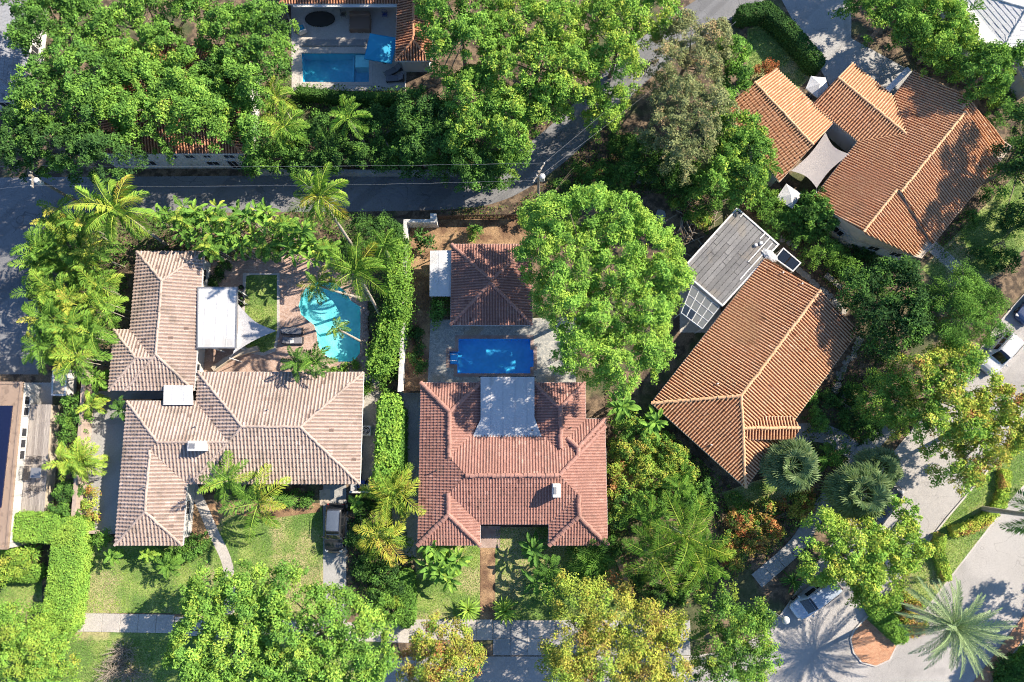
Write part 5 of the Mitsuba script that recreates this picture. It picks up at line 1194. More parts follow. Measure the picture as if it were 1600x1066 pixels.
tree('feathery_tree', 'soft grey green feathery tree left of the parked white car', 'tree', [(1500, 455, 40), (1535, 480, 38), (1505, 505, 42), (1475, 480, 34), (1540, 515, 26), (1480, 530, 26)], 8, .44, seed=21, leaf=(.22, .07), dens=260, blob=.7, spread=.04)
tree('shade_tree', 'round mid green tree at the end of the rough stone path', 'tree', [(1385, 600, 34), (1405, 630, 32), (1370, 635, 28)], 6, .52, seed=22, leaf=(.19, .09), dens=260, blob=.5)
tree('yellow_leaf_tree', 'olive and yellow tree over the street below the white car', 'tree', [(1470, 610, 44), (1500, 655, 46), (1455, 660, 40), (1490, 570, 40), (1440, 580, 32)], 9, .64, seed=23, spread=.12, accent=(.77, .25), **BIG)
tree('yellow_leaf_tree', 'bright yellow tipped tree at the right edge over the street', 'tree', [(1545, 640, 34), (1570, 680, 34), (1540, 700, 36), (1580, 630, 22), (1505, 735, 32), (1548, 600, 17), (1595, 665, 20)], 8.5, .70, seed=24, spread=.10, gap=.38, accent=(.78, .3), **BIG)
tree('yellow_leaf_tree', 'yellow green tree above the silvery minivan', 'tree', [(1290, 840, 38), (1335, 862, 40), (1280, 880, 34), (1352, 898, 28), (1355, 850, 36), (1310, 885, 26)], 8, .63, seed=25, spread=.06, gap=.2, accent=(.72, .2), **BIG)
tree('yellow_leaf_tree', 'yellow green tree beside the median, right of the minivan tree', 'tree', [(1395, 830, 36), (1415, 855, 30), (1380, 880, 34), (1375, 915, 30), (1410, 800, 22), (1350, 930, 18)], 7.5, .62, seed=26, spread=.06, gap=.3, accent=(.74, .15), **BIG)
tree('olive_tree', 'small yellowish olive tree over the pavement at bottom centre', 'tree', [(685, 1010, 40), (720, 1020, 32), (665, 1045, 36), (710, 1050, 36)], 6.5, .79, seed=27, val=.44, leaf=(.19, .125), dens=200, blob=.55, spread=.09, accent=(.76, .3))
tree('olive_tree', 'large yellowish olive tree over the grey slabs at bottom centre right', 'tree', [(900, 945, 36), (950, 960, 44), (1000, 975, 42), (895, 1015, 42), (950, 1020, 50), (1010, 1030, 46), (880, 1050, 34), (1045, 985, 24), (1050, 1045, 28)], 8.5, .76, seed=28, val=.46, leaf=(.20, .13), dens=200, blob=.7, spread=.06, accent=(.80, .15))
tree('shade_tree', 'greyish green tree at the lower edge left of the street lamp', 'tree', [(1125, 960, 36), (1160, 985, 42), (1130, 1020, 42), (1175, 1025, 38), (1120, 1055, 30), (1185, 960, 22)], 7.5, .50, seed=29, leaf=(.19, .12), dens=200, blob=.58, spread=.10, accent=(.3, .2), val=.5)
tree('shade_tree', 'pale green tree over the driveway end at lower left, the left crown', 'tree', [(330, 950, 50), (385, 935, 48), (310, 1005, 46), (370, 1000, 58), (330, 1055, 44), (400, 1050, 52)], 9, .51, seed=30, accent=(.62, .2), **BIG)
tree('shade_tree', 'pale green tree over the driveway end at lower left, the right crown', 'tree', [(455, 975, 52), (510, 965, 46), (560, 985, 40), (470, 1035, 56), (535, 1035, 52), (590, 1025, 28), (440, 930, 36)], 9.5, .50, seed=31, accent=(.62, .15), **BIG)
tree('shade_tree', 'bright yellow green tree in the bottom left corner', 'tree', [(22, 985, 38), (55, 1015, 36), (15, 1045, 44), (75, 1045, 28), (-25, 1000, 40)], 5.5, .57, seed=32, leaf=(.21, .135), dens=200, blob=.6, accent=(.68, .2))
tree('shade_tree', 'green tree at the top edge above the upper drive, left end of the row', 'tree', [(1352, 5, 32), (1398, 20, 36), (1428, 48, 34), (1385, 35, 24)], 7, .47, seed=33, **BIG)
tree('shade_tree', 'yellow green tree in the middle of the row by the white roof', 'tree', [(1465, 20, 40), (1465, 68, 36), (1505, 88, 36), (1490, 50, 36), (1462, 92, 16)], 7, .52, seed=34, accent=(.66, .2), **BIG)
tree('shade_tree', 'dense green tree below the white roof at the right end of the row', 'tree', [(1545, 105, 36), (1520, 125, 30), (1575, 95, 24), (1550, 140, 18)], 8.5, .43, seed=35, **BIG)
tree('shade_tree', 'dark tree at the right edge beside the upper orange house', 'tree', [(1590, 190, 28), (1605, 235, 34), (1590, 275, 26), (1610, 300, 30)], 10, .25, seed=36, leaf=(.25, .17), dens=140, blob=.7)
tree('shade_tree', 'tree beyond the lower right edge that shades the right hand street', 'tree', [(1760, 930, 55), (1780, 1000, 60), (1750, 1060, 50), (1810, 1050, 60)], 9, .40, seed=37, **BIG)
tree('shade_tree', 'tree beyond the top edge that shades the upper driveway', 'tree', [(1480, -130, 60), (1425, -150, 50), (1530, -100, 50), (1405, -95, 45)], 10, .42, seed=38, **BIG)
tree('shade_tree', 'tree beyond the right edge that shades the right hand lawn', 'tree', [(1720, 250, 55), (1730, 330, 60), (1680, 210, 45), (1700, 390, 50)], 10.5, .35, seed=39, **BIG)
tree('shade_tree', 'tree beyond the top edge that shades the top pool deck', 'tree', [(670, -130, 50), (685, -80, 48), (735, -100, 50), (620, -135, 42), (640, -75, 34)], 12, .48, seed=40, gap=.3, **BIG)
DK = dict(leaf=(.21, .14), dens=200, blob=.55)
tree('understorey_tree', 'dark low tree in the gap below the top pool, between the palms', 'tree', [(490, 225, 34), (525, 240, 30), (470, 250, 28), (505, 195, 22)], 4.6, .27, seed=51, **DK)
tree('understorey_tree', 'dark low tree below the right end of the top pool', 'tree', [(590, 195, 34), (625, 185, 30), (600, 235, 28), (570, 245, 24)], 4.8, .25, seed=52, accent=(.5, .1), **DK)
tree('understorey_tree', 'mid green low tree by the alley, left of the low grey wall', 'tree', [(400, 240, 30), (430, 245, 26), (455, 215, 24), (405, 255, 18)], 5, .40, seed=53, **DK)
tree('understorey_tree', 'low tree under the big canopy at the right end of the alley wall', 'tree', [(650, 250, 28), (690, 255, 26), (640, 225, 24)], 4.5, .28, seed=54, **DK)
tree('understorey_tree', 'green tree filling the dark corner right of the alley bend', 'tree', [(1010, 235, 30), (1040, 265, 28), (985, 265, 24)], 5, .30, seed=55, **DK)
# shrubs
shrub('red leaved shrub at the left corner of the upper orange house', [(1197, 104, 13), (1212, 108, 9), (1183, 112, 9)], 2.4, .965, spread=.03)
shrub('glossy dark green bush against the upper orange house by the white umbrella', [(1275, 318, 28), (1262, 335, 24), (1290, 340, 20)], 4.2, .36, leaf=(.26, .17), blob=.5)
shrub('pale round shrub between the two orange houses', [(1290, 388, 26), (1310, 400, 20), (1275, 400, 18)], 3.2, .50, leaf=(.16, .08), dens=200)
shrub('low bright green bush left of the white square umbrella', [(1210, 312, 20), (1195, 330, 20), (1225, 335, 20)], 2.6, .45)
shrub('row of mid green bushes below the white square umbrella', [(1240, 345, 24), (1215, 350, 20), (1255, 365, 20), (1190, 305, 22)], 2.6, .36)
shrub('bushy green shrub left of the broad dark tree', [(1325, 418, 22), (1340, 430, 18), (1312, 412, 14)], 2.8, .44)
shrub('small dark shrubs under the white wall of the upper orange house', [(1330, 380, 12), (1348, 392, 12), (1362, 400, 10)], 1.4, .22)
shrub('dark green shrubs along the right side of the upper orange house', [(1560, 185, 14), (1588, 225, 14), (1572, 265, 12), (1545, 300, 10), (1520, 335, 10)], 1.8, .30)
shrub('dark shrubs beside the shaded right hand lawn', [(1545, 400, 20), (1575, 405, 22), (1590, 340, 26)], 2.6, .28)
shrub('green shrub at the lower edge of the upper driveway', [(1560, 150, 14), (1572, 165, 12)], 2.2, .6)
shrub('bush of dark broad leaves in the mulch yard by the white wall corner', [(660, 368, 15), (668, 380, 10)], 2.6, .24, leaf=(.34, .2), dens=50)
shrub('bright green young bush in the mulch yard above the pool house', [(742, 362, 12)], 1.5, .50)
shrub('low blue grey plants by the white wall, the upper clump', [(651, 525, 12), (655, 545, 9)], 1.0, .22)
shrub('low blue grey plants by the white wall, the lower clump', [(653, 575, 12), (648, 560, 8)], 1.0, .26)
shrub('green shrub between white awning and blue pool deck', [(688, 480, 16), (680, 495, 9)], 2.0, .34)
shrub('dark green bushes between alley and coconut palms', [(570, 355, 24), (600, 360, 26), (620, 375, 18), (585, 375, 20), (545, 385, 18), (560, 400, 14)], 4.4, .27)
shrub('bushes on the bank below the alley bend', [(925, 282, 24), (945, 268, 20), (965, 285, 20), (905, 300, 18)], 2.6, .36, accent=(.95, .12))
shrub('dark undergrowth beneath the brown leaved tree', [(990, 255, 28), (1030, 270, 26), (1060, 285, 26), (975, 225, 24)], 2.4, .27)
shrub('green undergrowth right of the pale boulders', [(1090, 275, 26), (1075, 300, 24), (1110, 310, 22)], 2.6, .34)
shrub('pale bushy weeds by the timber pile', [(1085, 335, 14), (1100, 345, 12), (1060, 320, 12)], 1.6, .56, spread=.12)
shrub('mixed olive shrubs below the big feathery tree', [(985, 660, 24), (1010, 690, 26), (980, 700, 22), (1045, 700, 22)], 3.2, .52, spread=.12, accent=(.8, .2))
shrub('reddish flowering shrub at the right corner of the terracotta house', [(960, 735, 18), (975, 755, 18), (955, 760, 14)], 2.6, .68, spread=.14, accent=(.93, .3))
shrub('yellow green shrub mass midway between the two tiled houses', [(1010, 735, 26), (1040, 740, 26), (1060, 715, 20), (1075, 740, 16)], 3.4, .60, spread=.1, accent=(.76, .25))
shrub('dense dark green shrubs right of the terracotta house', [(975, 790, 22), (1000, 775, 24), (965, 815, 16), (1020, 800, 24)], 3.0, .36, spread=.12, accent=(.7, .15))
shrub('green shrubs along the lower edge of the right orange house', [(1050, 770, 20), (1080, 780, 20), (1100, 760, 16), (1110, 790, 16)], 2.4, .40, spread=.12)
shrub('orange brown croton bushes by the corner lawn', [(1160, 815, 20), (1185, 840, 22), (1165, 850, 18), (1210, 830, 18)], 1.9, .90, spread=.07, accent=(.4, .3))
shrub('dark red croton bushes behind the minivan pavement', [(1140, 850, 18), (1150, 875, 16), (1200, 800, 18), (1240, 790, 16), (1260, 775, 14)], 1.8, .86, spread=.1, accent=(.3, .4))
shrub('bright shrub with orange tips at the path to the street', [(1258, 800, 12), (1266, 790, 9)], 1.6, .82, spread=.08)
shrub('green bushes at the lower right corner of the right orange house', [(1265, 620, 16), (1275, 650, 14), (1262, 600, 12), (1285, 660, 14)], 2.0, .42)
shrub('dark shrubs beside the rough stone path', [(1300, 620, 16), (1340, 650, 22), (1360, 670, 20), (1335, 615, 18)], 1.8, .30, spread=.1)
shrub('bushes at the street corner above the sidewalk', [(1410, 665, 14), (1390, 655, 14)], 1.6, .55)
shrub('rounded bush left of the clipped left hedge, yellow green', [(18, 870, 26), (35, 885, 18), (5, 895, 20)], 2.0, .62, leaf=(.18, .1), dens=200)
shrub('green climbing bushes along the wooden deck, the upper mass', [(112, 635, 18), (118, 660, 16), (100, 660, 14), (104, 685, 14)], 2.4, .38)
shrub('green climbing bushes along the wooden deck, the lower mass', [(95, 770, 16), (105, 800, 18), (88, 800, 14), (112, 765, 12)], 2.2, .36)
shrub('yellowish shrub at the foot of the pinkish boundary wall', [(136, 790, 10), (140, 805, 9), (138, 770, 8)], 1.4, .72, spread=.1)
shrub('small round green bush by the lower left corner of the beige roof', [(156, 842, 12)], 1.7, .5)
shrub('low green shrubs under the front eaves of the beige roof', [(290, 862, 16), (310, 850, 14), (262, 868, 10)], 1.3, .33)
shrub('dark shrubs between the black car and the yellow palms', [(565, 800, 18), (560, 840, 18), (580, 870, 18), (565, 895, 16)], 1.6, .24)
shrub('dark green bushes below the yellow palms', [(605, 890, 20), (590, 920, 18), (620, 915, 16)], 2.2, .27)
shrub('bushes at the left of the bright lawn, over the pavement', [(610, 955, 22), (600, 935, 16)], 2.2, .5)
shrub('shrubs beside the fishtail palm, right of it', [(955, 855, 16), (940, 890, 14)], 1.5, .32)
shrub('dark ground shrubs beneath the large arching palms', [(1020, 930, 20), (1060, 925, 18), (1085, 905, 18), (1000, 905, 14)], 1.4, .28, spread=.1)
shrub('small green shrub beside the air conditioner strip', [(571, 605, 9), (602, 608, 9)], 1.2, .42)
shrub('green plants between patio and pool wall, under the curved palm trunk', [(585, 560, 14), (592, 545, 12)], 2.2, .5)
shrub('bush beside the date palm on the median', [(1412, 935, 11), (1400, 945, 9)], 1.6, .58)
shrub('rusty shrubs under the date palm on the median', [(1420, 960, 12), (1440, 975, 12), (1435, 945, 10), (1425, 985, 9)], .9, .82, spread=.1)
shrub('low planting by the entrance of the beige roofed house', [(430, 775, 12), (455, 780, 12), (478, 780, 10)], .9, .3)
shrub('dark hedge plants in the shade of the right hand houses', [(1565, 1050, 12), (1585, 1045, 16), (1590, 1065, 18)], 1.4, .3)
shrub('small plants inside the patio bed by the white patio roof', [(332, 440, 8), (340, 425, 8), (350, 415, 8)], .8, .25)
shrub('low mounded plants edging the turquoise pool near the roof', [(538, 572, 8), (520, 576, 7), (552, 570, 6)], .7, .48)
# dry shrub of bare twigs
k = thing('dry_shrub', 'bare pale twiggy shrub on the lower left verge', 'shrub'); rng = np.random.default_rng(8)
for px_ in ((190, 1035), (175, 1050), (205, 1050), (195, 1015)):
    b = P(*px_, 0); m = MB()
    for i in range(60):
        d = norm(rng.normal(size=3) * [1, 1, .5] + [0, 0, .8]); L = rng.uniform(1.0, 1.9); t1 = b + d * L * .5 + rng.normal(0, .08, 3); t2 = b + d * L + rng.normal(0, .15, 3); m.tube([b, t1, t2], [.03, .02, .006], 4, cap=False)
        for _ in range(4): q = t1 + (t2 - t1) * rng.uniform(0, 1); m.tube([q, q + rng.normal(0, .3, 3)], [.012, .004], 3, cap=False)
    part(k, 'branch', m.ply('twig'))
# hedges
hedge('tall clipped yellow green hedge standing between the two lower left lawns', [(104, 832), (99, 880), (93, 930), (86, 975)], 46, 2.2, .57, val=.55)
hedge('rounded clipped hedge below the wooden deck', [(30, 824), (72, 826)], 44, 2.2, .565, seed=4, val=.55)
hedge('low clipped hedge running off the left edge', [(-40, 898), (48, 897)], 24, 1.2, .5, seed=5)
hedge('broad leaved bright green hedge between the beige and terracotta houses', [(607, 632), (605, 680), (602, 730), (597, 765)], 33, 2.5, .56, leaf=(.30, .23), dens=105, val=.58, seed=6, rough=.15)
hedge('tall leafy hedge along the white wall, right of the turquoise pool', [(617, 378), (618, 430), (622, 480)], 26, 3.6, .52, leaf=(.24, .15), dens=150, seed=7, rough=.34, gap=.30, accent=(.62, .25))
hedge('bulging bright hedge between turquoise pool and white wall, lower part', [(614, 490), (606, 530), (592, 570)], 34, 3.0, .51, leaf=(.25, .16), dens=150, seed=8, rough=.36, gap=.30, accent=(.64, .25))
hedge('narrow clipped green hedge beside the centre lawn, at the left', [(633, 905), (633, 968)], 26, 1.3, .45, seed=9)
hedge('dark hedge in shade along the gravel path of the terracotta house', [(628, 640), (626, 800)], 10, 1.6, .36, seed=10)
hedge('winding low hedge with red and yellow tips on the median, right part', [(1575, 735), (1573, 765), (1566, 790), (1545, 812), (1520, 826), (1490, 832)], 15, .9, .70, seed=11, accent=(.90, .32), spread=.08, val=.6)
hedge('low hedge with orange tips on the median, left part', [(1474, 836), (1469, 862), (1478, 885), (1482, 908)], 15, .9, .70, seed=12, accent=(.88, .32), spread=.08, val=.6)
hedge('square clipped hedge near the brick nose of the median', [(1373, 955), (1408, 993)], 26, 1.0, .50, seed=13)
hedge('dark clipped hedge on the diagonal behind the upper driveway', [(1165, 15), (1200, 10), (1235, 40), (1280, 92)], 24, 2.2, .24, seed=14)
hedge('dark hedge under the trees beside the top pool fence', [(462, 140), (540, 148), (640, 150)], 14, 1.6, .3, seed=15)
hedge('clipped hedge at the lower right corner of the photo', [(1575, 1075), (1615, 1025)], 24, 1.1, .36, seed=16)
# ------------------------------------------------------------------ palms
Y1 = (.74, .25)
palm('coconut_palm', 'coconut palm with a curved trunk left of the beige roof, over the alley', 'coconut', (182, 328), 9.2, 19, 3.7, .58, (262, 384), yellow=Y1, seed=1)
palm('coconut_palm', 'tall coconut palm with a long pale trunk above the turquoise pool', 'coconut', (500, 308), 11.5, 19, 3.2, .57, (566, 408), yellow=Y1, seed=2)
palm('coconut_palm', 'coconut palm leaning over the right side of the turquoise pool', 'coconut', (556, 425), 9.5, 18, 3.4, .58, (594, 493), yellow=Y1, seed=3)
palm('coconut_palm', 'small yellowish coconut palm at the top corner of the turquoise pool', 'coconut', (497, 446), 7.5, 13, 2.1, .60, (583, 470), yellow=(.73, .4), seed=4)
palm('coconut_palm', 'sparse small palm on a curved trunk lying across the turquoise pool', 'coconut', (526, 513), 6.0, 9, 1.4, .56, (578, 541), yellow=(.74, .4), seed=5, rad=.11)
palm('coconut_palm', 'green coconut palm behind the hedge by the white wall corner', 'coconut', (600, 385), 6.5, 12, 2.2, .46, (612, 420), seed=6)
palm('royal_palm', 'royal palm with a smooth grey trunk rooted in the median, crown past the right edge', 'royal', (1646, 810), 9.0, 16, 4.3, .40, (1535, 795), rad=.21, seed=7)
palm('date_palm', 'grey green date palm with stiff radiating fronds on the median', 'date', (1487, 976), 7.4, 66, 4.4, .33, (1413, 946), rad=.24, seed=8, phase=.4)
for lb, q, s in (('round fan palm at the lower tip of the right orange house', (1236, 728), 1.75), ('round fan palm left of the black street car', (1342, 770), 1.8), ('fan palm beside the curved path to the street', (1372, 732), 1.35)):
    palm('fan_palm', lb, 'fan', q, 4.2 if s > 1.5 else 3.4, 44, s * 1.45, .42, rad=.2, seed=int(s * 20))
palm('palm_clump', 'small leafy palms by the curved path, left of the fan palms', 'areca', (1302, 722), 2.4, 18, 1.7, .38, stems=3, spread_px=8, seed=10, cat='palm')
palm('queen_palm', 'feathery palm on the front lawn of the beige roofed house, left one', 'royal', (358, 750), 4.6, 13, 2.9, .46, yellow=(.64, .15), seed=11)
palm('queen_palm', 'feathery palm with yellow fronds on the front lawn, right one', 'royal', (404, 785), 4.4, 13, 3.6, .50, yellow=(.73, .25), seed=12)
palm('queen_palm', 'dark green palm at the eave above the beige roof, left of a pair', 'royal', (466, 566), 4.4, 12, 2.0, .36, seed=13)
palm('queen_palm', 'dark green palm at the eave above the beige roof, right of a pair', 'royal', (493, 564), 4.4, 12, 2.2, .36, seed=14)
palm('areca_palm', 'yellow fronded palm beside the terracotta house, the upper clump', 'areca', (622, 780), 3.6, 22, 3.2, .62, stems=3, spread_px=9, yellow=(.74, .6), seed=15)
palm('areca_palm', 'yellow fronded palm beside the terracotta house, the lower clump', 'areca', (608, 838), 3.2, 20, 2.9, .62, stems=3, spread_px=9, yellow=(.74, .6), seed=16)
palm('fishtail_palm', 'bushy green palm at the lower right corner of the terracotta house', 'areca', (912, 872), 3.0, 26, 2.6, .40, stems=3, spread_px=12, seed=17)
palm('areca_palm', 'large arching palm right of the terracotta house, nearest to it', 'royal', (1024, 868), 5.2, 14, 3.9, .55, yellow=(.64, .2), seed=18)
palm('areca_palm', 'large arching palm with the longest fronds, below the orange house corner', 'royal', (1072, 838), 6.2, 16, 4.3, .56, yellow=(.64, .25), seed=19)
palm('areca_palm', 'arching palm at the right end of the group by the croton bushes', 'royal', (1096, 875), 5.0, 13, 3.4, .54, yellow=(.64, .2), seed=20)
palm('areca_palm', 'small bright palm in the shrubs right of the terracotta house', 'areca', (1058, 752), 3.6, 14, 1.9, .52, stems=2, spread_px=6, seed=21)
palm('areca_palm', 'palm tuft between arching palms and dark shrubs', 'areca', (1015, 815), 3.4, 14, 2.2, .46, stems=2, spread_px=8, seed=22)
palm('areca_palm', 'yellow green palm clump against the pinkish boundary wall', 'areca', (126, 718), 3.0, 48, 2.2, .58, stems=4, spread_px=12, yellow=(.73, .35), seed=23, leafname='leaf')
palm('areca_palm', 'small yellowish palm by the boundary wall, the upper one', 'areca', (148, 590), 2.4, 16, 1.5, .52, stems=2, spread_px=5, seed=24)
palm('areca_palm', 'small yellowish palm by the boundary wall, the lower one', 'areca', (146, 630), 2.4, 18, 1.7, .62, stems=2, spread_px=5, yellow=(.74, .4), seed=25)
palm('areca_palm', 'dark small palm at the notch of the beige roof', 'areca', (192, 640), 2.2, 10, 1.5, .34, seed=26)
ORD = ('topmost', 'second', 'third', 'fourth', 'fifth', 'sixth', 'seventh', 'eighth', 'ninth')
for col, pts in (('left', [(58, 382), (72, 418), (72, 455), (72, 498), (75, 540)]), ('middle', [(95, 342), (102, 385), (112, 425), (112, 470), (112, 515), (118, 552)]), ('right', [(128, 352), (142, 395), (152, 435), (152, 478), (148, 520)])):
    for i, q in enumerate(pts):
        palm('palm_hedge_clump', f'{ORD[i]} palm clump in the {col} column of the thicket beside the beige roof', 'areca', q, 5.4, 22, 2.3 + .2 * (i % 3), .48 + .03 * ((i * 7 + len(col)) % 4), stems=4, spread_px=8, yellow=(.73, .2), seed=40 + i * 7 + len(col), cat='palm clump', group='palm clumps in the thicket left of the beige roof')
ORD = ('leftmost',) + ORD[1:]
for row, z_, pts in (('alley side', 5.2, [(255, 342), (282, 338), (308, 344), (336, 340), (362, 346), (390, 342), (418, 348), (446, 356), (474, 366)]), ('patio side', 4.6, [(292, 372), (325, 380), (358, 380), (392, 384), (424, 388), (456, 392), (486, 398), (512, 392)])):
    for i, q in enumerate(pts):
        palm('banana_plant', f'{ORD[i]} broad leaved plant in the {row} row between alley and beige roof', 'areca' if i % 3 == 1 else 'blade', q, z_, 44, 1.2 + .12 * (i % 3), .44 + .03 * (i * 5 % 4), stems=6, spread_px=10, yellow=(.68, .18), seed=70 + i + len(row), cat='plant', leafname='leaf', group='broad leaved plants between alley and beige roof')
palm('bird_of_paradise', 'broad leaved green plant at the lower left corner of the terracotta roof', 'blade', (690, 878), 2.6, 120, 1.6, .50, stems=9, spread_px=14, yellow=(.62, .15), seed=90, cat='plant', leafname='leaf')
palm('bird_of_paradise', 'broad leaved dark plant in the entrance recess of the terracotta roof', 'blade', (832, 852), 2.0, 26, 1.7, .36, stems=3, spread_px=8, seed=91, cat='plant', leafname='leaf')
palm('bird_of_paradise', 'pale leaved plant in the shade left of the large olive tree', 'blade', (855, 915), 2.0, 22, 1.8, .34, stems=3, spread_px=9, seed=92, cat='plant', leafname='leaf')
palm('banana_plant', 'banana plant under the feathery tree beside the terracotta house', 'blade', (966, 640), 3.2, 30, 1.7, .48, stems=3, spread_px=9, seed=93, cat='plant', leafname='leaf')
palm('banana_plant', 'banana plant near the olive shrubs between the tiled houses', 'blade', (1015, 655), 3.2, 28, 1.6, .50, stems=3, spread_px=9, seed=94, cat='plant', leafname='leaf')
palm('agave', 'spiky yellow green plant at the end of the tan walkway, left side', 'spike', (732, 952), .8, 46, 1.35, .60, seed=95, cat='plant', leafname='leaf')
palm('agave', 'spiky yellow green plant at the end of the tan walkway, right side', 'spike', (790, 954), .8, 50, 1.45, .58, seed=96, cat='plant', leafname='leaf')
palm('agave', 'dark spiky plant beside the corner pavement behind the minivan', 'spike', (1238, 908), .7, 36, 1.25, .28, seed=97, cat='plant', leafname='leaf')
palm('agave', 'leaning spiky plants at the left end of the rounded hedge lawn', 'spike', (50, 862), .7, 30, 1.2, .45, seed=98, cat='plant', leafname='leaf')
for i, (lb, q, s, h) in enumerate((('small bright palm below the beige roof front, leftmost of three', (178, 868), 1.0, .5), ('small bright palm below the beige roof front, middle of three', (235, 866), 1.1, .56), ('green palm below the beige roof front, rightmost of three', (266, 882), 1.5, .42))):
    palm('dwarf_palm', lb, 'areca', q, 1.6, 16, s, h, seed=100 + i, cat='palm', rad=.06)
palm('queen_palm', 'yellow green palm below the top pool, left of three', 'areca', (444, 200), 5.2, 18, 2.6, .58, yellow=(.70, .3), seed=110)
palm('queen_palm', 'yellow green palm below the top pool, uppermost of three', 'areca', (432, 152), 5.6, 16, 2.3, .58, yellow=(.70, .3), seed=111)
palm('queen_palm', 'slender palm below the top pool, right of three', 'areca', (545, 186), 6.2, 15, 2.4, .54, (575, 232), seed=112)
palm('areca_palm', 'bright small palm in the dark gap above the alley wall', 'areca', (614, 228), 2.6, 14, 1.7, .46, seed=113)
palm('areca_palm', 'palm tucked at the left corner of the upper orange house eave', 'areca', (1200, 262), 4.0, 13, 1.6, .44, seed=114)
palm('areca_palm', 'palm at the top edge above the row of trees by the white roof', 'areca', (1505, 22), 4.5, 14, 2.2, .5, seed=115)
palm('areca_palm', 'shaded palm at the right of the front path of the terracotta house', 'areca', (858, 890), 2.4, 14, 1.7, .36, seed=116)
palm('areca_palm', 'small palm between bins and yellow palms', 'areca', (556, 785), 1.5, 9, 1.0, .52, seed=117)

# ------------------------------------------------------------------ ground cover
ground_cover('undergrowth', 'dark leafy undergrowth beneath the trees along the alley', 'undergrowth', [(380, 130), (660, 140), (780, 215), (760, 268), (390, 262)], 60, .26, .30, 201, height=.7)
ground_cover('undergrowth', 'leafy undergrowth right of the alley bend', 'undergrowth', [(960, 210), (1120, 240), (1190, 330), (1160, 320), (1060, 300), (900, 320), (880, 300)], 55, .24, .30, 202, height=.5, acc=(.9, .12))
ground_cover('undergrowth', 'leafy undergrowth between the terracotta and right orange houses', 'undergrowth', [(945, 600), (1000, 640), (1130, 750), (1180, 790), (1190, 870), (1090, 945), (990, 960), (950, 860), (955, 700)], 55, .24, .36, 203, height=.5, acc=(.88, .15))
ground_cover('undergrowth', 'undergrowth around the right orange house and street corner', 'undergrowth', [(1245, 690), (1345, 520), (1430, 560), (1400, 650), (1330, 705), (1270, 800), (1180, 890), (1170, 800)], 50, .22, .33, 204, height=.4, acc=(.86, .12))
ground_cover('undergrowth', 'undergrowth between the two orange houses', 'undergrowth', [(1190, 320), (1290, 300), (1420, 420), (1470, 470), (1420, 560), (1345, 500), (1225, 380)], 50, .22, .34, 205, height=.4)
ground_cover('undergrowth', 'leafy bed left of the beige roofed house', 'undergrowth', [(60, 335), (520, 330), (600, 340), (630, 600), (580, 590), (578, 440), (500, 405), (310, 410), (215, 400), (170, 570), (110, 580), (60, 560)], 45, .24, .36, 206, height=.6)
ground_cover('undergrowth', 'leafy strip between black car and terracotta house', 'undergrowth', [(545, 775), (612, 770), (650, 870), (640, 960), (545, 960)], 60, .22, .30, 207, height=.4)
ground_cover('undergrowth', 'undergrowth below the row of trees by the white roof', 'undergrowth', [(1330, -20), (1440, -20), (1600, 120), (1600, 190), (1540, 160), (1440, 110)], 50, .24, .36, 208, height=.5)
ground_cover('undergrowth', 'low plants on the shaded ground right of the upper orange house', 'undergrowth', [(1530, 150), (1610, 170), (1620, 260), (1460, 420), (1440, 405), (1590, 230)], 50, .2, .34, 210, height=.3)
ground_cover('undergrowth', 'low weeds along the alley edge above the mulch yard and big feathery tree', 'undergrowth', [(690, 326), (800, 322), (850, 290), (900, 238), (960, 170), (985, 215), (940, 300), (860, 335), (800, 342), (690, 342)], 60, .2, .33, 220, height=.45, acc=(.88, .15))
shrub('bushes along the alley edge above the big feathery tree', [(822, 335, 14), (850, 315, 14), (880, 290, 14), (905, 262, 12)], 2.0, .34)
ground_cover('leaf_litter', 'fallen leaves scattered over the mulch yard', 'fallen leaves', [(634, 350), (830, 345), (705, 380), (672, 420), (668, 612), (624, 612)], 14, .14, .88, 209, spread=.06, height=.03, val=.4)
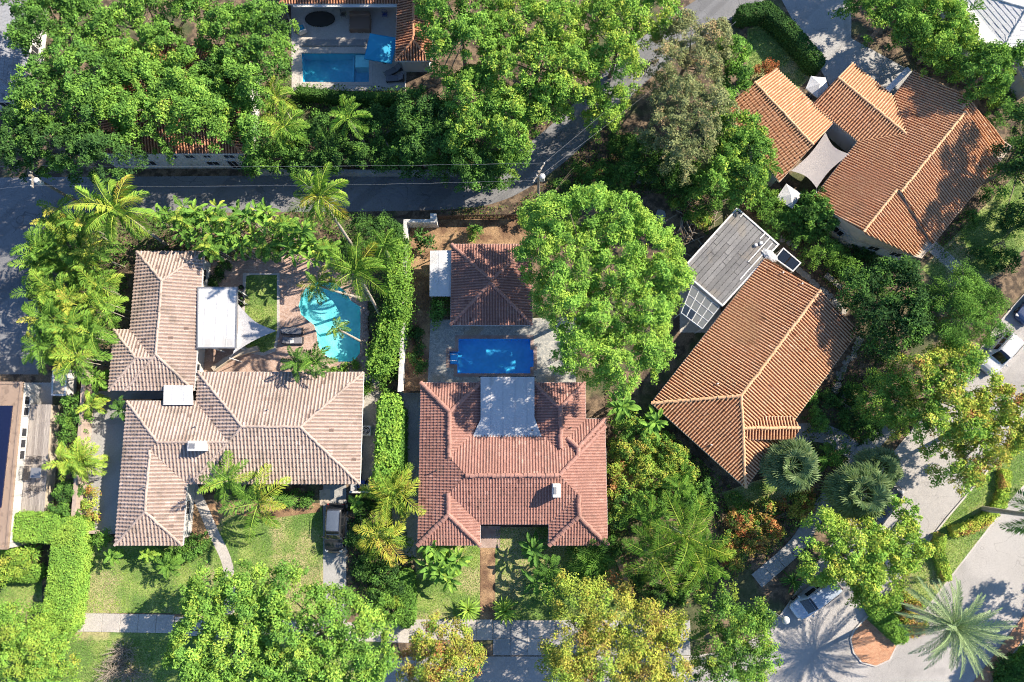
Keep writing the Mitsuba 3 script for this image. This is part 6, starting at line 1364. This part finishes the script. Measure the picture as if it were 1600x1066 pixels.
for nm, poly, hue, sd in (('front lawn left', LAWN_L, .50, 211), ('centre lawn', Polygon(PP([(652, 852), (750, 852), (750, 968), (650, 968)])), .53, 212), ('shaded lawn', Polygon(PP([(775, 826), (858, 826), (858, 852), (955, 866), (990, 968), (775, 968)])), .48, 213), ('lower verge', Polygon(PP([(0, 895), (64, 895), (62, 985), (120, 1000), (320, 1000), (320, 1090), (0, 1090)])), .52, 214), ('median', MEDIAN.buffer(-.2).difference(NOSE), .53, 215), ('patio lawn', Polygon(PP([(386, 433), (432, 431), (431, 520), (426, 543), (412, 550), (392, 546), (384, 538)])), .47, 216), ('right hand lawn', Polygon(PP([(1445, 425), (1600, 262), (1600, 380), (1560, 425), (1495, 465)])), .42, 217), ('upper lawn', Polygon(PP([(1170, 48), (1214, 34), (1286, 100), (1230, 150), (1168, 126)])), .40, 218), ('corner lawn', Polygon(PP([(1130, 772), (1198, 748), (1256, 770), (1200, 796), (1142, 798)])), .55, 219)):
    if nm == 'front lawn left':
        for cut in ('curved_walk', 'driveway'): pass
        poly = poly.difference(ribbon([(300, 758), (318, 795), (334, 834), (352, 868), (360, 900), (358, 960)], 1.1)).difference(Polygon(PP([(504, 758), (542, 758), (542, 990), (504, 990)]))).difference(Polygon(PP([(296, 788), (500, 786), (500, 800), (410, 812), (352, 800), (336, 830), (316, 852), (296, 852)])))
    zoff = .11 if nm == 'median' else (.05 if nm == 'patio lawn' else .015)
    rng = np.random.default_rng(sd); x0, y0, x1, y1 = poly.bounds; n = int(130 * (x1 - x0) * (y1 - y0)); p = rng.uniform((x0, y0), (x1, y1), (n, 2)); p = p[shapely.contains_xy(poly, p[:, 0], p[:, 1])]
    c = np.column_stack([p, np.full(len(p), zoff + .03)]); mb = MB(); hu = hue + rng.normal(0, .05, len(p)) + (meshkit.fbm(np.column_stack([p * .5, p[:, :1] * 0]), 4) - .5) * .45
    leaf_quads(mb, c, norm(rng.normal(size=c.shape) * .55 + [0, 0, .55]), .13, .045, np.clip(hu, .3, .8), .5 + rng.normal(0, .10, len(p)), rng)
    struct('grass', mb.ply('leaf'), 'short grass on the ' + nm, 'stuff', 'grass')
